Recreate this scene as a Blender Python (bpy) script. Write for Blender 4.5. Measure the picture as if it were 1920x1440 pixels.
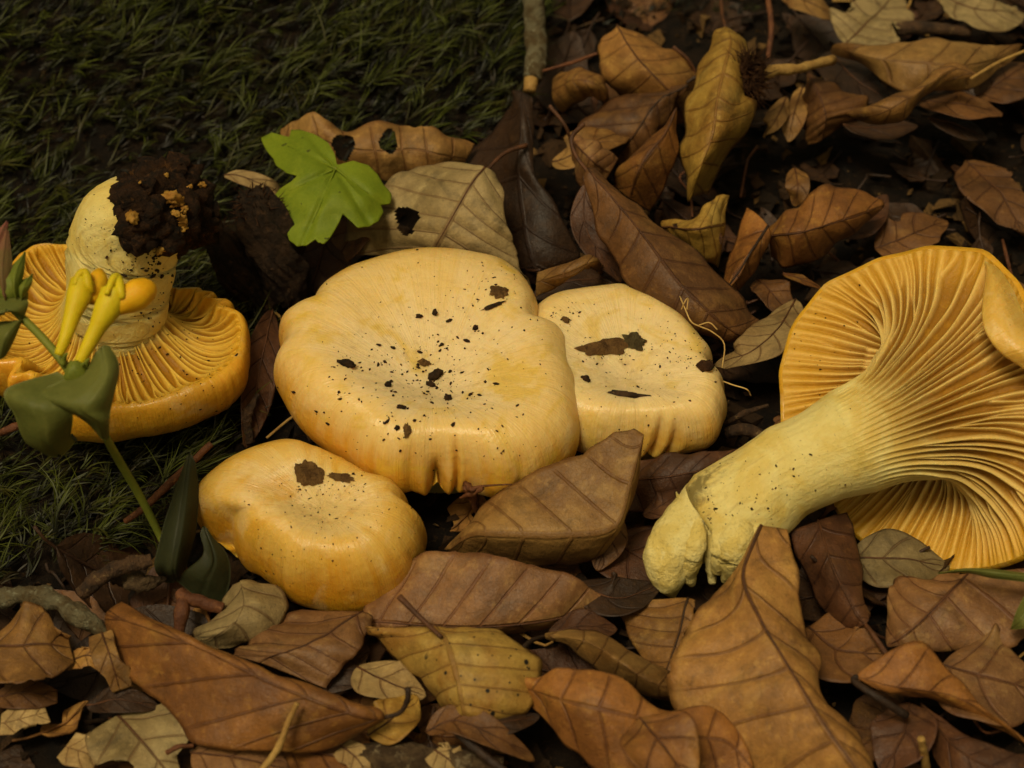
import bpy, math, random
import numpy as np
from mathutils import Vector
from mathutils.bvhtree import BVHTree

for o in list(bpy.data.objects): bpy.data.objects.remove(o)
scene = bpy.context.scene
COL = scene.collection

# ------------------------------------------------------------------ camera, sky, sun, exposure
CM = 0.01
DIST, PITCH, HFOV = 44.8, math.radians(45), math.radians(30)      # centimetres, downward tilt
cam_d = bpy.data.cameras.new('camera'); cam = bpy.data.objects.new('camera', cam_d); COL.objects.link(cam)
CAMP = np.array([0.0, -DIST*math.cos(PITCH), DIST*math.sin(PITCH)])
cam.location = CAMP*CM
cam.rotation_euler = (math.pi/2-PITCH, 0, 0)
cam_d.sensor_fit = 'HORIZONTAL'; cam_d.sensor_width = 36
cam_d.lens = 18/math.tan(HFOV/2)
cam_d.clip_start = 0.01; cam_d.clip_end = 100
cam_d.dof.use_dof = True; cam_d.dof.focus_distance = 0.418; cam_d.dof.aperture_fstop = 20
scene.camera = cam
scene.cycles.max_bounces = 4; scene.cycles.diffuse_bounces = 2; scene.cycles.glossy_bounces = 2

SUN_EL, SUN_AZ = math.radians(68), math.radians(222)              # azimuth clockwise from +Y
world = bpy.data.worlds.new('World'); scene.world = world; world.use_nodes = True
wn = world.node_tree; wn.nodes.clear()
sky = wn.nodes.new('ShaderNodeTexSky'); sky.sky_type = 'NISHITA'; sky.sun_disc = False
sky.sun_elevation = SUN_EL; sky.sun_rotation = SUN_AZ
sky.air_density = 1.0; sky.dust_density = 6.0; sky.ozone_density = 0.6
tint = wn.nodes.new('ShaderNodeMix'); tint.data_type = 'RGBA'; tint.blend_type = 'MULTIPLY'
tint.inputs[0].default_value = 1; tint.inputs[7].default_value = (1.0, 0.83, 0.40, 1)   # light filtered by the canopy
bg = wn.nodes.new('ShaderNodeBackground'); bg.inputs[1].default_value = 0.05
wo = wn.nodes.new('ShaderNodeOutputWorld')
wn.links.new(sky.outputs[0], tint.inputs[6]); wn.links.new(tint.outputs[2], bg.inputs[0]); wn.links.new(bg.outputs[0], wo.inputs[0])
sun_d = bpy.data.lights.new('sun', 'SUN'); sun = bpy.data.objects.new('sun', sun_d); COL.objects.link(sun)
sun_d.energy = 1.5; sun_d.angle = math.radians(17); sun_d.color = (1.0, 0.90, 0.66)
sdir = Vector((math.sin(SUN_AZ)*math.cos(SUN_EL), math.cos(SUN_AZ)*math.cos(SUN_EL), math.sin(SUN_EL)))
sun.rotation_euler = (-sdir).to_track_quat('-Z', 'Y').to_euler()
sun.location = sdir*3
vs = scene.view_settings
vs.view_transform = 'Standard'; vs.look = 'None'; vs.gamma = 1; vs.exposure = 0.27; vs.use_curve_mapping = False

# ------------------------------------------------------------------ numeric helpers (everything in centimetres)
TH = math.tan(HFOV/2)
AX_R = np.array([1.0, 0, 0]); AX_U = np.array([0, math.sin(PITCH), math.cos(PITCH)]); AX_F = np.array([0, math.cos(PITCH), -math.sin(PITCH)])
def ray(px, py):
    px = np.asarray(px, float); py = np.asarray(py, float)
    return ((px-960)/960*TH)[..., None]*AX_R + (-(py-720)/960*TH)[..., None]*AX_U + AX_F
def G(px, py, z):                       # photo pixel -> point at height z over the ground
    r = ray(px, py); z = np.asarray(z, float)
    t = (z-CAMP[2])/r[..., 2]
    return CAMP + r*t[..., None]
def G3(p): return G(p[0], p[1], p[2])
def proj(P):
    q = P-CAMP; f = q@AX_F
    return 960+960/TH*(q@AX_R)/f, 720-960/TH*(q@AX_U)/f
def _h(i, j, k, s):
    n = (i*374761393+j*668265263+k*1274126177+s*974634777) & 0xffffffff
    n = ((n ^ (n >> 13))*1274126177) & 0xffffffff
    return ((n ^ (n >> 16)) & 0xffff)/65535.0
def vnoise(P, s=0):                     # value noise, -1..1
    P = np.asarray(P, float); i = np.floor(P).astype(np.int64); f = P-i; f = f*f*(3-2*f)
    o = 0
    for a in (0, 1):
        for b in (0, 1):
            for c in (0, 1):
                w = (f[..., 0] if a else 1-f[..., 0])*(f[..., 1] if b else 1-f[..., 1])*(f[..., 2] if c else 1-f[..., 2])
                o = o+w*_h(i[..., 0]+a, i[..., 1]+b, i[..., 2]+c, s)
    return o*2-1
def fbm(P, s=0, n=3):
    o = 0; a = 1.0; P = np.asarray(P, float)
    for k in range(n): o = o+a*vnoise(P*(2.03**k)+k*7.3, s+k); a *= 0.5
    return o
def sstep(a, b, x): t = np.clip((np.asarray(x, float)-a)/(b-a), 0, 1); return t*t*(3-2*t)
def spline(C, u):                       # Catmull-Rom through rows of C, u in 0..1
    C = np.asarray(C, float); n = len(C)
    if n == 2: return C[0]+(C[1]-C[0])*np.asarray(u)[:, None]
    E = np.vstack([2*C[0]-C[1], C, 2*C[-1]-C[-2]])
    x = np.clip(np.asarray(u, float), 0, 1)*(n-1); k = np.minimum(x.astype(int), n-2); t = (x-k)[:, None]
    a, b, c, d = E[k], E[k+1], E[k+2], E[k+3]
    return 0.5*(2*b+(c-a)*t+(2*a-5*b+4*c-d)*t*t+(3*b-a-3*c+d)*t**3)
def unit(v): v = np.asarray(v, float); return v/np.maximum(np.linalg.norm(v, axis=-1, keepdims=True), 1e-9)
def grid_normals(V, wrap=False):
    if wrap:
        W = np.concatenate([V[:, -1:], V, V[:, :1]], 1); dc = W[:, 2:]-W[:, :-2]
    else: dc = np.gradient(V, axis=1)
    return unit(np.cross(np.gradient(V, axis=0), dc))
def grid_faces(nr, nc, wrap=False, off=0):
    c = nc if wrap else nc-1
    i, j = np.meshgrid(np.arange(nr-1), np.arange(c), indexing='ij'); j2 = (j+1) % nc
    return np.stack([i*nc+j, i*nc+j2, (i+1)*nc+j2, (i+1)*nc+j], -1).reshape(-1, 4)+off

# ------------------------------------------------------------------ object helpers
def mk(name, V, F, mat, parent=None, base=None, attr=None, smooth=True, normals=None):
    V = np.asarray(V, float).reshape(-1, 3)
    if base is None: base = parent['_b'] if parent is not None and '_b' in parent else (0, 0, 0)
    co = (V-np.array(base))*CM
    me = bpy.data.meshes.new(name); F = np.asarray(F)
    k = F.shape[1]
    me.vertices.add(len(co)); me.vertices.foreach_set('co', co.astype(np.float32).ravel())
    me.loops.add(F.size); me.loops.foreach_set('vertex_index', F.astype(np.int32).ravel())
    me.polygons.add(len(F)); me.polygons.foreach_set('loop_start', (np.arange(len(F))*k).astype(np.int32))
    me.polygons.foreach_set('use_smooth', np.full(len(F), smooth))
    if attr is not None:
        a = me.attributes.new('lp', 'FLOAT_VECTOR', 'POINT'); a.data.foreach_set('vector', np.asarray(attr, np.float32).ravel())
    me.update(calc_edges=True); me.validate()
    if normals is not None: me.normals_split_custom_set_from_vertices(np.asarray(normals).reshape(-1, 3).tolist())
    me.materials.append(mat)
    o = bpy.data.objects.new(name, me); COL.objects.link(o)
    if parent is not None: o.parent = parent
    else: o.location = np.array(base)*CM
    return o
def root(name, label, cat, base, group=None):
    e = bpy.data.objects.new(name, None); COL.objects.link(e)
    e.empty_display_size = 0.005
    e.location = np.array(base)*CM; ROOTB[e.name] = np.array(base, float)
    tag(e, label, cat, group); e['_b'] = [float(x) for x in base]
    return e
ROOTB = {}
def tag(o, label, cat, group=None):
    o['label'] = label; o['category'] = cat
    if group: o['group'] = group
    return o
def tube_geo(P, R, n=8, twist=0, lump=0, seed=0):
    P = np.asarray(P, float); m = len(P); R = np.broadcast_to(np.asarray(R, float), (m,))
    T = unit(np.gradient(P, axis=0)); ref = np.array([0.13, 0.21, 0.97])
    A = unit(np.cross(T, ref)); B = np.cross(T, A)
    th = np.linspace(0, 2*math.pi, n, endpoint=False)
    V = P[:, None]+R[:, None, None]*(np.cos(th)[None, :, None]*A[:, None]+np.sin(th)[None, :, None]*B[:, None])
    if lump:
        V = V+unit(V-P[:, None])*(lump*R[:, None]*fbm(V*.8/np.maximum(R.max(), .05)+seed*3.1, seed, 4))[..., None]
    V = np.concatenate([P[None, :1].repeat(n, 1), V, P[None, -1:].repeat(n, 1)], 0)
    u = np.linspace(0, 1, m+2)[:, None]+0*th[None]
    return V, grid_faces(m+2, n, True), np.stack([u, 0*u+th[None]/6.2832, 0*u], -1)
def tube(name, pts, R, mat, parent=None, n=8, res=16, **k):
    """pts: pixel + height triples (or world points when 'world')"""
    w = k.pop('world', False); base = k.pop('base', None)
    C = np.array(pts, float) if w else np.array([G3(p) for p in pts])
    u = np.linspace(0, 1, res); P = spline(C, u)
    Rr = np.interp(u, np.linspace(0, 1, len(R)), R) if hasattr(R, '__len__') else R
    V, F, A = tube_geo(P, Rr, n, **k)
    if parent is None and base is None: base = P[0]
    return mk(name, V, F, mat, parent, base, A)
def blob_geo(c, r, seed=0, amp=.2, freq=1.5, n=14, rot=None):
    th = np.linspace(0, math.pi, n)[:, None]; ph = np.linspace(0, 2*math.pi, 2*n, endpoint=False)[None]
    D = np.stack([np.sin(th)*np.cos(ph), np.sin(th)*np.sin(ph), np.cos(th)+0*ph], -1)
    V = D*np.asarray(r)
    V = V*(1+amp*fbm(D*freq+seed*5.7, seed, 4))[..., None]
    if rot is not None: V = V@rot.T
    return V+np.asarray(c), grid_faces(n, 2*n, True)
def join(parts):
    Vs, Fs, o = [], [], 0
    for V, F in parts:
        V = np.asarray(V).reshape(-1, 3); Vs.append(V); Fs.append(F+o); o += len(V)
    return np.concatenate(Vs), np.concatenate(Fs)
def rotm(ax, a):
    ax = unit(np.array(ax, float)); K = np.array([[0, -ax[2], ax[1]], [ax[2], 0, -ax[0]], [-ax[1], ax[0], 0]])
    return np.eye(3)+math.sin(a)*K+(1-math.cos(a))*K@K

# ------------------------------------------------------------------ materials
def lin(c): return tuple(((v/255)/12.92 if v/255 <= .04045 else ((v/255+.055)/1.055)**2.4) for v in c)+(1,)
class NT:
    def __init__(s, name):
        s.m = bpy.data.materials.new(name); s.m.use_nodes = True; s.t = s.m.node_tree; s.t.nodes.clear()
        s.out = s.t.nodes.new('ShaderNodeOutputMaterial'); s.p = s.t.nodes.new('ShaderNodeBsdfPrincipled')
        s.t.links.new(s.p.outputs[0], s.out.inputs[0])
    def _in(s, n, i, v):
        if v is None: return
        if hasattr(v, 'is_linked') or hasattr(v, 'links'): s.t.links.new(v, n.inputs[i])
        else: n.inputs[i].default_value = v
    def math(s, op, a, b=None, c=None, clamp=False):
        n = s.t.nodes.new('ShaderNodeMath'); n.operation = op; n.use_clamp = clamp
        s._in(n, 0, a); s._in(n, 1, b); s._in(n, 2, c); return n.outputs[0]
    def vmath(s, op, a, b=None):
        n = s.t.nodes.new('ShaderNodeVectorMath'); n.operation = op; s._in(n, 0, a)
        if b is not None:
            if op == 'SCALE': s._in(n, 3, b)
            else: s._in(n, 1, b)
        return n.outputs[0]
    def mix(s, f, a, b, mode='MIX'):
        n = s.t.nodes.new('ShaderNodeMix'); n.data_type = 'RGBA'; n.blend_type = mode
        s._in(n, 0, f); s._in(n, 6, a); s._in(n, 7, b); return n.outputs[2]
    def noise(s, vec, scale, detail=3, rough=.55, dist=0):
        n = s.t.nodes.new('ShaderNodeTexNoise'); s._in(n, 'Vector', vec); s._in(n, 'Scale', scale); s._in(n, 'Detail', detail)
        s._in(n, 'Roughness', rough); s._in(n, 'Distortion', dist); return n.outputs[0]
    def voro(s, vec, scale, feat='DISTANCE_TO_EDGE', out=0):
        n = s.t.nodes.new('ShaderNodeTexVoronoi'); n.feature = feat; s._in(n, 'Vector', vec); s._in(n, 'Scale', scale); return n.outputs[out]
    def step(s, x, a, b):
        n = s.t.nodes.new('ShaderNodeMapRange'); n.interpolation_type = 'SMOOTHSTEP'
        s._in(n, 0, x); s._in(n, 1, a); s._in(n, 2, b); return n.outputs[0]
    def attr(s, name='lp'):
        n = s.t.nodes.new('ShaderNodeAttribute'); n.attribute_name = name
        x = s.t.nodes.new('ShaderNodeSeparateXYZ'); s.t.links.new(n.outputs['Vector'], x.inputs[0])
        return n.outputs['Vector'], x.outputs[0], x.outputs[1], x.outputs[2]
    def obj(s, rnd=True):
        n = s.t.nodes.new('ShaderNodeTexCoord'); v = s.vmath('SCALE', n.outputs['Object'], 100.0)     # centimetres
        i = s.t.nodes.new('ShaderNodeObjectInfo'); r = i.outputs['Random']
        if rnd:
            c = s.t.nodes.new('ShaderNodeCombineXYZ'); s._in(c, 0, s.math('MULTIPLY', r, 37.0)); s._in(c, 1, s.math('MULTIPLY', r, 91.0))
            v = s.vmath('ADD', v, c.outputs[0])
        return v, r
    def bump(s, h, dist, strength=1.0):
        n = s.t.nodes.new('ShaderNodeBump'); s._in(n, 'Height', h); s._in(n, 'Distance', dist); s._in(n, 'Strength', strength)
        s.t.links.new(n.outputs[0], s.p.inputs['Normal'])
    def fin(s, col, rough=.6, spec=.3, sss=0, rad=.003):
        s._in(s.p, 'Base Color', col); s._in(s.p, 'Roughness', rough); s._in(s.p, 'Specular IOR Level', spec)
        if sss:
            s._in(s.p, 'Subsurface Weight', sss); s.p.inputs['Subsurface Radius'].default_value = (1, .55, .2); s.p.inputs['Subsurface Scale'].default_value = rad
        return s.m

def leaf_mat(name, c1, c2, c3, vein, spots=.5, rough=.5, veinamt=.5, holes=0.0, c3amt=.5, spec=.35):
    t = NT(name); v, rnd = t.obj(); _, u, w, ph = t.attr()
    aw = t.math('ABSOLUTE', w)
    base = t.mix(t.step(t.noise(v, .55, 3, .6, .6), .36, .66), lin(c1), lin(c2))
    base = t.mix(t.math('MULTIPLY', t.step(t.noise(t.vmath('ADD', v, (9, 3, 1)), .8, 3, .65, .9), .52, .70), c3amt), base, lin(c3))
    base = t.mix(t.math('MULTIPLY', t.step(t.noise(t.vmath('ADD', v, (4, 19, 7)), 1.1, 5, .72, .8), .50, .72), .85*spots), base, lin(tuple(x*.42 for x in c2)))
    st2 = t.noise(t.vmath('ADD', v, (14, 2, 3)), 4.2, 4, .7)
    base = t.mix(t.math('MULTIPLY', t.step(st2, .44, .70), .32), base, lin(tuple(x*.55 for x in c1)))
    base = t.mix(t.math('MULTIPLY', t.math('SUBTRACT', 1.0, t.step(st2, .28, .46)), .35), base, lin(tuple(min(255, x*1.12) for x in c3)))
    fr = t.math('ABSOLUTE', t.math('SUBTRACT', t.math('FRACT', ph), .5))
    wob = t.math('MULTIPLY', t.math('SUBTRACT', t.noise(v, 3.0, 2), .5), .05)
    vm = t.math('SUBTRACT', 1.0, t.step(t.math('ADD', fr, wob), .018, .062))
    vm = t.math('MULTIPLY', vm, t.math('SUBTRACT', 1.0, t.step(aw, .78, 1.0)))
    vs_ = t.math('SUBTRACT', 1.0, t.step(t.math('ADD', fr, wob), .0, .22))
    mid = t.math('SUBTRACT', 1.0, t.step(aw, .02, .05))
    fine = t.voro(v, 11.0)
    ret = t.math('SUBTRACT', 1.0, t.step(fine, .02, .09))
    base = t.mix(t.math('MULTIPLY', ret, .07), base, lin(vein))
    base = t.mix(t.math('MULTIPLY', vs_, .25*veinamt), base, lin(vein))
    base = t.mix(t.math('MULTIPLY', t.math('MAXIMUM', vm, mid), veinamt), base, lin(vein))
    spk = t.math('MULTIPLY', t.step(t.noise(v, 11, 3, .7), .60, .72), t.step(t.noise(v, 1.1, 2), .40, .62))
    base = t.mix(t.math('MULTIPLY', spk, .75*spots), base, lin((22, 14, 8)))
    fl = t.step(t.noise(t.vmath('ADD', v, (33, 1, 5)), 26, 2, .6), .58, .72)
    base = t.mix(t.math('MULTIPLY', fl, .18), base, lin((28, 17, 8)))
    edge = t.math('MULTIPLY', t.step(aw, .90, 1.0), .45); base = t.mix(edge, base, lin(vein))
    if holes:
        d = t.voro(t.vmath('ADD', v, (2.3, 7.7, .4)), 2.1, 'F1'); mk_ = t.step(t.noise(v, .8, 1), .38, .46)
        base = t.mix(t.math('MULTIPLY', t.math('SUBTRACT', 1.0, t.step(d, .10, .135)), mk_), base, lin((14, 13, 10)))
        d = t.voro(t.vmath('ADD', v, (5.3, 1.7, 2.4)), 4.6, 'F1')
        base = t.mix(t.math('MULTIPLY', t.math('SUBTRACT', 1.0, t.step(d, .10, .14)), mk_), base, lin((14, 13, 10)))
    val = t.math('ADD', .80, t.math('MULTIPLY', rnd, .55)); c = t.t.nodes.new('ShaderNodeCombineColor')
    for i in range(3): t._in(c, i, val)
    base = t.mix(1.0, base, c.outputs[0], 'MULTIPLY')
    h = t.math('ADD', t.math('MULTIPLY', t.math('MAXIMUM', vm, mid), .8), t.math('ADD', t.math('MULTIPLY', ret, .10), t.math('MULTIPLY', t.noise(v, 7, 4, .7), 1.0)))
    t.bump(h, .00035, .8)
    ro = t.math('ADD', rough-.12, t.math('MULTIPLY', t.noise(v, 3.5, 4), .3))
    return t.fin(base, ro, spec)
def soft_mat(name, c1, c2, c3=None, scale=3.0, rough=.7, spec=.25, bump=.0004, bs=8.0, sp=.0):
    t = NT(name); v, rnd = t.obj()
    b = t.mix(t.step(t.noise(v, scale, 5, .65, .4), .35, .65), lin(c1), lin(c2))
    if c3: b = t.mix(t.step(t.noise(t.vmath('ADD', v, (7, 2, 5)), scale*1.7, 5, .7), .56, .68), b, lin(c3))
    if sp: b = t.mix(t.math('MULTIPLY', t.step(t.noise(v, 14, 2, .6), .58, .68), sp), b, lin((18, 12, 6)))
    t.bump(t.noise(v, bs, 6, .7), bump)
    return t.fin(b, rough, spec)
# ------------------------------------------------------------------ the forest floor
RNG = np.random.default_rng(7)
def ground_z(x, y):
    x = np.asarray(x, float); y = np.asarray(y, float)
    bank = 4.6*sstep(5.5, 20, y+.12*(-x))*sstep(4.5, -3.5, x) + 2.2*sstep(12, 26, y)*sstep(0, 6, x)
    P = np.stack([x, y, 0*x], -1)
    return bank+.22*fbm(P*.35, 3, 3)+.10*fbm(P*1.3, 9, 2)*np.exp(-(x*x+y*y)/3000)-.25
def gl(n, core, far):                        # dense lines over the core, stretching out to the far distance
    c = np.linspace(-core, core, n); k = np.geomspace(1, far/core, 22)[1:]*core
    return np.concatenate([-k[::-1], c, k])
gx, gy = gl(190, 26, 1500), gl(190, 26, 1500)
X, Y = np.meshgrid(gx, gy, indexing='xy')
soil = NT('forest_soil'); v, _ = soil.obj(False)
b = soil.mix(soil.step(soil.noise(v, 1.2, 6, .7), .35, .65), lin((20, 14, 7)), lin((42, 29, 16)))
b = soil.mix(soil.step(soil.noise(v, 5.0, 4, .7), .58, .66), b, lin((62, 44, 24)))
soil.bump(soil.noise(v, 3.0, 8, .75), .004); M_SOIL = soil.fin(b, .85, .2)
Zg = ground_z(X, Y)
gr = mk('ground', np.stack([X, Y, Zg], -1), grid_faces(len(gy), len(gx)), M_SOIL, base=(0, 0, 0)); gr['kind'] = 'structure'
gr['label'] = 'dark damp forest soil under the leaf litter'

def in_poly(px, py, poly):
    poly = np.asarray(poly, float); x, y = np.asarray(px, float), np.asarray(py, float)
    ins = np.zeros(x.shape, bool); n = len(poly)
    for i in range(n):
        x1, y1 = poly[i]; x2, y2 = poly[i-1]
        c = ((y1 > y) != (y2 > y)); ins ^= c & (x < (x2-x1)*(y-y1)/((y2-y1) if y2 != y1 else 1e-9)+x1)
    return ins
edge_px = [(1012, -120), (1004, 60), (1010, 190), (930, 262), (860, 300), (640, 345), (520, 420), (470, 520), (500, 640), (470, 800), (395, 890), (320, 950), (262, 1020), (130, 1075), (0, 1110), (-300, 1190)]
MOSS = np.array([G(x, y, 0)[:2] for x, y in edge_px]+[(-40, -6), (-40, 45), (9, 45)])
MOSS2 = np.array([G(x, y, 0)[:2] for x, y in [(1040, -120), (1050, 30), (1100, 85), (1160, 45), (1230, 40), (1330, 55), (1420, 40), (1480, -120)]])

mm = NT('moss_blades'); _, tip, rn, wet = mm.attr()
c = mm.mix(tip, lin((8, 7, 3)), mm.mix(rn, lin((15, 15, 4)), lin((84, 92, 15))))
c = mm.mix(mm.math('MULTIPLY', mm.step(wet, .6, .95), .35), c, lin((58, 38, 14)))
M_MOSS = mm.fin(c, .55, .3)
def moss(name, poly, n, bounds, L0, seed, comb, label, bright=1.0, blades=9):
    rg = np.random.default_rng(seed)
    x = rg.uniform(bounds[0], bounds[1], n*3); y = rg.uniform(bounds[2], bounds[3], n*3)
    ok = in_poly(x, y, poly); x, y = x[ok][:n], y[ok][:n]; n = len(x)
    clump = fbm(np.stack([x, y, 0*x], -1)*.55, seed, 3)
    keep = rg.random(n) < np.clip(1.1+.4*clump, .75, 1); x, y, clump = x[keep], y[keep], clump[keep]; n = len(x)
    z = ground_z(x, y)-.05
    ang = comb+.55*fbm(np.stack([x, y, 0*x+3], -1)*.4, seed+5, 2)*1.6+rg.normal(0, .45, n)
    el = rg.uniform(.35, .95, n)
    L = L0*rg.uniform(.6, 1.35, n)*(1+.25*clump)
    lift = (.25+.35*np.clip(clump, -1, 1))*rg.uniform(.3, 1, n)
    d = np.stack([np.cos(ang)*np.cos(el), np.sin(ang)*np.cos(el), np.sin(el)], -1)
    bend = rg.normal(0, .8, n)
    bri = np.clip(rg.beta(.6, 2.0, n)*1.25+.10*clump, 0, 1)*bright; L = L*(.8+.65*bri); lift = lift+.35*bri; old = rg.random(n)
    K = blades; m = 5
    s0 = rg.uniform(0, .45, (n, K)); dd = d[:, None]+rg.normal(0, .20, (n, K, 3)); dd = unit(dd)
    ll = L[:, None]*rg.uniform(.5, 1.0, (n, K))*(1-.35*s0)
    start = np.stack([x, y, z+lift], -1)[:, None]+d[:, None]*(s0*L[:, None]*.8)[..., None]+rg.normal(0, .03, (n, K, 3))
    t = np.linspace(0, 1, m)
    side = unit(np.cross(dd, [0, 0, 1.0])); up = np.cross(side, dd)
    bb = (bend[:, None]+rg.normal(0, .25, (n, K)))
    C = start[:, :, None]+dd[:, :, None]*(ll[..., None]*t)[..., None] \
        + side[:, :, None]*(bb[..., None]*ll[..., None]*.75*t*t)[..., None] - up[:, :, None]*(ll[..., None]*.28*t*t)[..., None]
    wv = unit(side[:, :, None]*.8+up[:, :, None]*rg.normal(0, .8, (n, K, 1, 1)))
    wd = .020*(L0/.7)*np.array([.75, 1.0, .8, .45, .06])*np.ones((n, K, 1))
    V = np.stack([C-wv*wd[..., None], C+wv*wd[..., None]], 3)          # n,K,m,2,3
    q = (np.arange(n*K)*m*2)[:, None]+np.array([[0, 1, 3, 2]])
    F = np.concatenate([q+2*i for i in range(m-1)])
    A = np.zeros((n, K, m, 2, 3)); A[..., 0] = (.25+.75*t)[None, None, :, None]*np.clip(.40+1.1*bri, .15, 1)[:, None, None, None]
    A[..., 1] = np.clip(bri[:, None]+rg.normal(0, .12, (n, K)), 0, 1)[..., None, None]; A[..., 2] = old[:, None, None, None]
    o = mk(name, V, F, M_MOSS, base=(0, 0, 0), attr=A); o['kind'] = 'stuff'; tag(o, label, 'moss'); return o
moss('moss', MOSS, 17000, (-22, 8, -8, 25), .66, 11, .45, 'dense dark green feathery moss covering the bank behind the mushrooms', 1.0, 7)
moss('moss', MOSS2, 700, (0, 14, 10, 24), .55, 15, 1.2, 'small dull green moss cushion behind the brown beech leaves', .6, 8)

# crumbs of soil, bark and leaf between the leaves
def crumbs(name, n, bounds, smin, smax, mat, seed, label, cat, flat=.5, poly_out=MOSS, zoff=0.0):
    rg = np.random.default_rng(seed); x = rg.uniform(bounds[0], bounds[1], n); y = rg.uniform(bounds[2], bounds[3], n)
    ok = ~in_poly(x, y, poly_out); x, y = x[ok], y[ok]; n = len(x)
    cube = np.array([[-1, -1, -1], [1, -1, -1], [1, 1, -1], [-1, 1, -1], [-1, -1, 1], [1, -1, 1], [1, 1, 1], [-1, 1, 1]], float)
    fc = np.array([[0, 3, 2, 1], [4, 5, 6, 7], [0, 1, 5, 4], [1, 2, 6, 5], [2, 3, 7, 6], [3, 0, 4, 7]])
    S = (smin*(smax/smin)**(rg.random(n)**1.8))[:, None, None]
    B = cube[None]*(1+rg.uniform(-.75, .45, (n, 8, 3)))*np.stack([rg.uniform(.6, 1.8, n), rg.uniform(.5, 1, n), flat*rg.uniform(.3, 1, n)], -1)[:, None]*S
    q = unit(rg.normal(0, 1, (n, 4)))*np.array([1, .35, .35, 1]); q = unit(q); w_, x_, y_, z_ = q.T
    R = np.stack([1-2*(y_**2+z_**2), 2*(x_*y_-z_*w_), 2*(x_*z_+y_*w_), 2*(x_*y_+z_*w_), 1-2*(x_**2+z_**2), 2*(y_*z_-x_*w_), 2*(x_*z_-y_*w_), 2*(y_*z_+x_*w_), 1-2*(x_**2+y_**2)], -1).reshape(n, 3, 3)
    V = np.einsum('nij,nkj->nki', R, B)+np.stack([x, y, ground_z(x, y)+zoff+rg.uniform(0, .25, n)], -1)[:, None]
    A = np.repeat(rg.random((n, 1, 3)), 8, 1)
    F = (np.arange(n)*8)[:, None, None]+fc[None]
    o = mk(name, V, F.reshape(-1, 4), mat, base=(0, 0, 0), attr=A, smooth=False); o['kind'] = 'stuff'; tag(o, label, cat); return o
cm_ = NT('crumbs'); v, _ = cm_.obj(False); _, a1, a2, a3 = cm_.attr()
c = cm_.mix(a1, lin((18, 13, 7)), lin((64, 44, 24))); c = cm_.mix(cm_.step(a2, .80, .95), c, lin((112, 84, 46)))
c = cm_.mix(cm_.math('MULTIPLY', cm_.step(cm_.noise(v, 9, 4), .5, .65), .5), c, lin((26, 18, 10)))
cm_.bump(cm_.noise(v, 12, 5, .7), .0008); M_CRUMB = cm_.fin(c, .8, .2)
crumbs('leaf_mould', 9000, (-22, 26, -18, 30), .04, .38, M_CRUMB, 5, 'dark crumbling leaf mould and bark bits between the leaves', 'leaf mould', .45)
crumbs('leaf_shards', 2600, (-18, 20, -14, 24), .07, .26, M_CRUMB, 6, 'thin broken shards of dead leaf strewn over the soil', 'leaf shards', .10, zoff=.08)
# ------------------------------------------------------------------ mushrooms
def cap_mat(name, top, mid, rim, stain, seed):
    t = NT(name); v, _ = t.obj(False); a, cx, sy, r = t.attr()
    rad = t.t.nodes.new('ShaderNodeCombineXYZ')
    t._in(rad, 0, t.math('MULTIPLY', cx, 9.0)); t._in(rad, 1, t.math('MULTIPLY', sy, 9.0)); t._in(rad, 2, t.math('ADD', t.math('MULTIPLY', r, 1.6), seed))
    st = t.noise(rad.outputs[0], 1.0, 4, .6)                      # streaks that run from the centre to the rim
    rad2 = t.vmath('MULTIPLY', rad.outputs[0], (6.0, 6.0, 1.5)); fine = t.noise(rad2, 1.0, 3, .6)
    big = t.noise(t.vmath('ADD', v, (seed, 3, 1)), .42, 4, .6, .5)
    k = t.math('ADD', r, t.math('ADD', t.math('MULTIPLY', t.math('SUBTRACT', st, .5), .42), t.math('MULTIPLY', t.math('SUBTRACT', big, .5), .55)))
    c = t.mix(t.step(k, .24, .58), lin(top), lin(mid)); c = t.mix(t.step(k, .58, .92), c, lin(rim))
    c = t.mix(t.math('MULTIPLY', t.step(t.noise(t.vmath('ADD', v, (2, seed, 8)), .75, 5, .6, 1.0), .50, .66), .70), c, lin(stain))
    c = t.mix(t.math('MULTIPLY', t.step(fine, .50, .68), .26), c, lin(stain))
    wh = t.noise(t.vmath('ADD', v, (12, seed, 2)), .9, 4, .65, .7); c = t.mix(t.math('MULTIPLY', t.step(wh, .52, .68), .28), c, lin((232, 206, 160)))
    c = t.mix(t.math('MULTIPLY', t.step(t.noise(t.vmath('ADD', v, (5, seed, 22)), 2.6, 5, .75, .5), .60, .74), .12), c, lin((176, 122, 62)))
    ctr = t.math('MULTIPLY', t.math('SUBTRACT', 1.0, t.step(r, .10, .62)), t.step(t.noise(v, 5.5, 5, .75), .50, .68))
    c = t.mix(t.math('MULTIPLY', ctr, .30), c, lin((132, 92, 50)))
    dots = t.math('MULTIPLY', t.math('SUBTRACT', 1.0, t.step(t.voro(v, 5.0, 'F1'), .045, .085)), t.step(t.noise(v, 1.3, 3), .50, .62))
    c = t.mix(t.math('MULTIPLY', dots, .7), c, lin((74, 44, 18)))
    h = t.math('ADD', t.math('MULTIPLY', fine, .35), t.math('ADD', t.math('MULTIPLY', st, .2), t.math('MULTIPLY', t.noise(v, 3.2, 4, .6), .8)))
    t.bump(h, .0006, .8)
    ro = t.math('ADD', .19, t.math('MULTIPLY', t.noise(v, 2.5, 4), .24))
    return t.fin(c, ro, .50, .35, .004)
TOP, MIDC, RIM = (230, 200, 146), (226, 186, 112), (216, 158, 50)
M_CAP1 = cap_mat('cap_skin_cream', (235, 208, 154), (233, 197, 122), (220, 158, 46), (220, 180, 58), 1.0)
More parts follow.
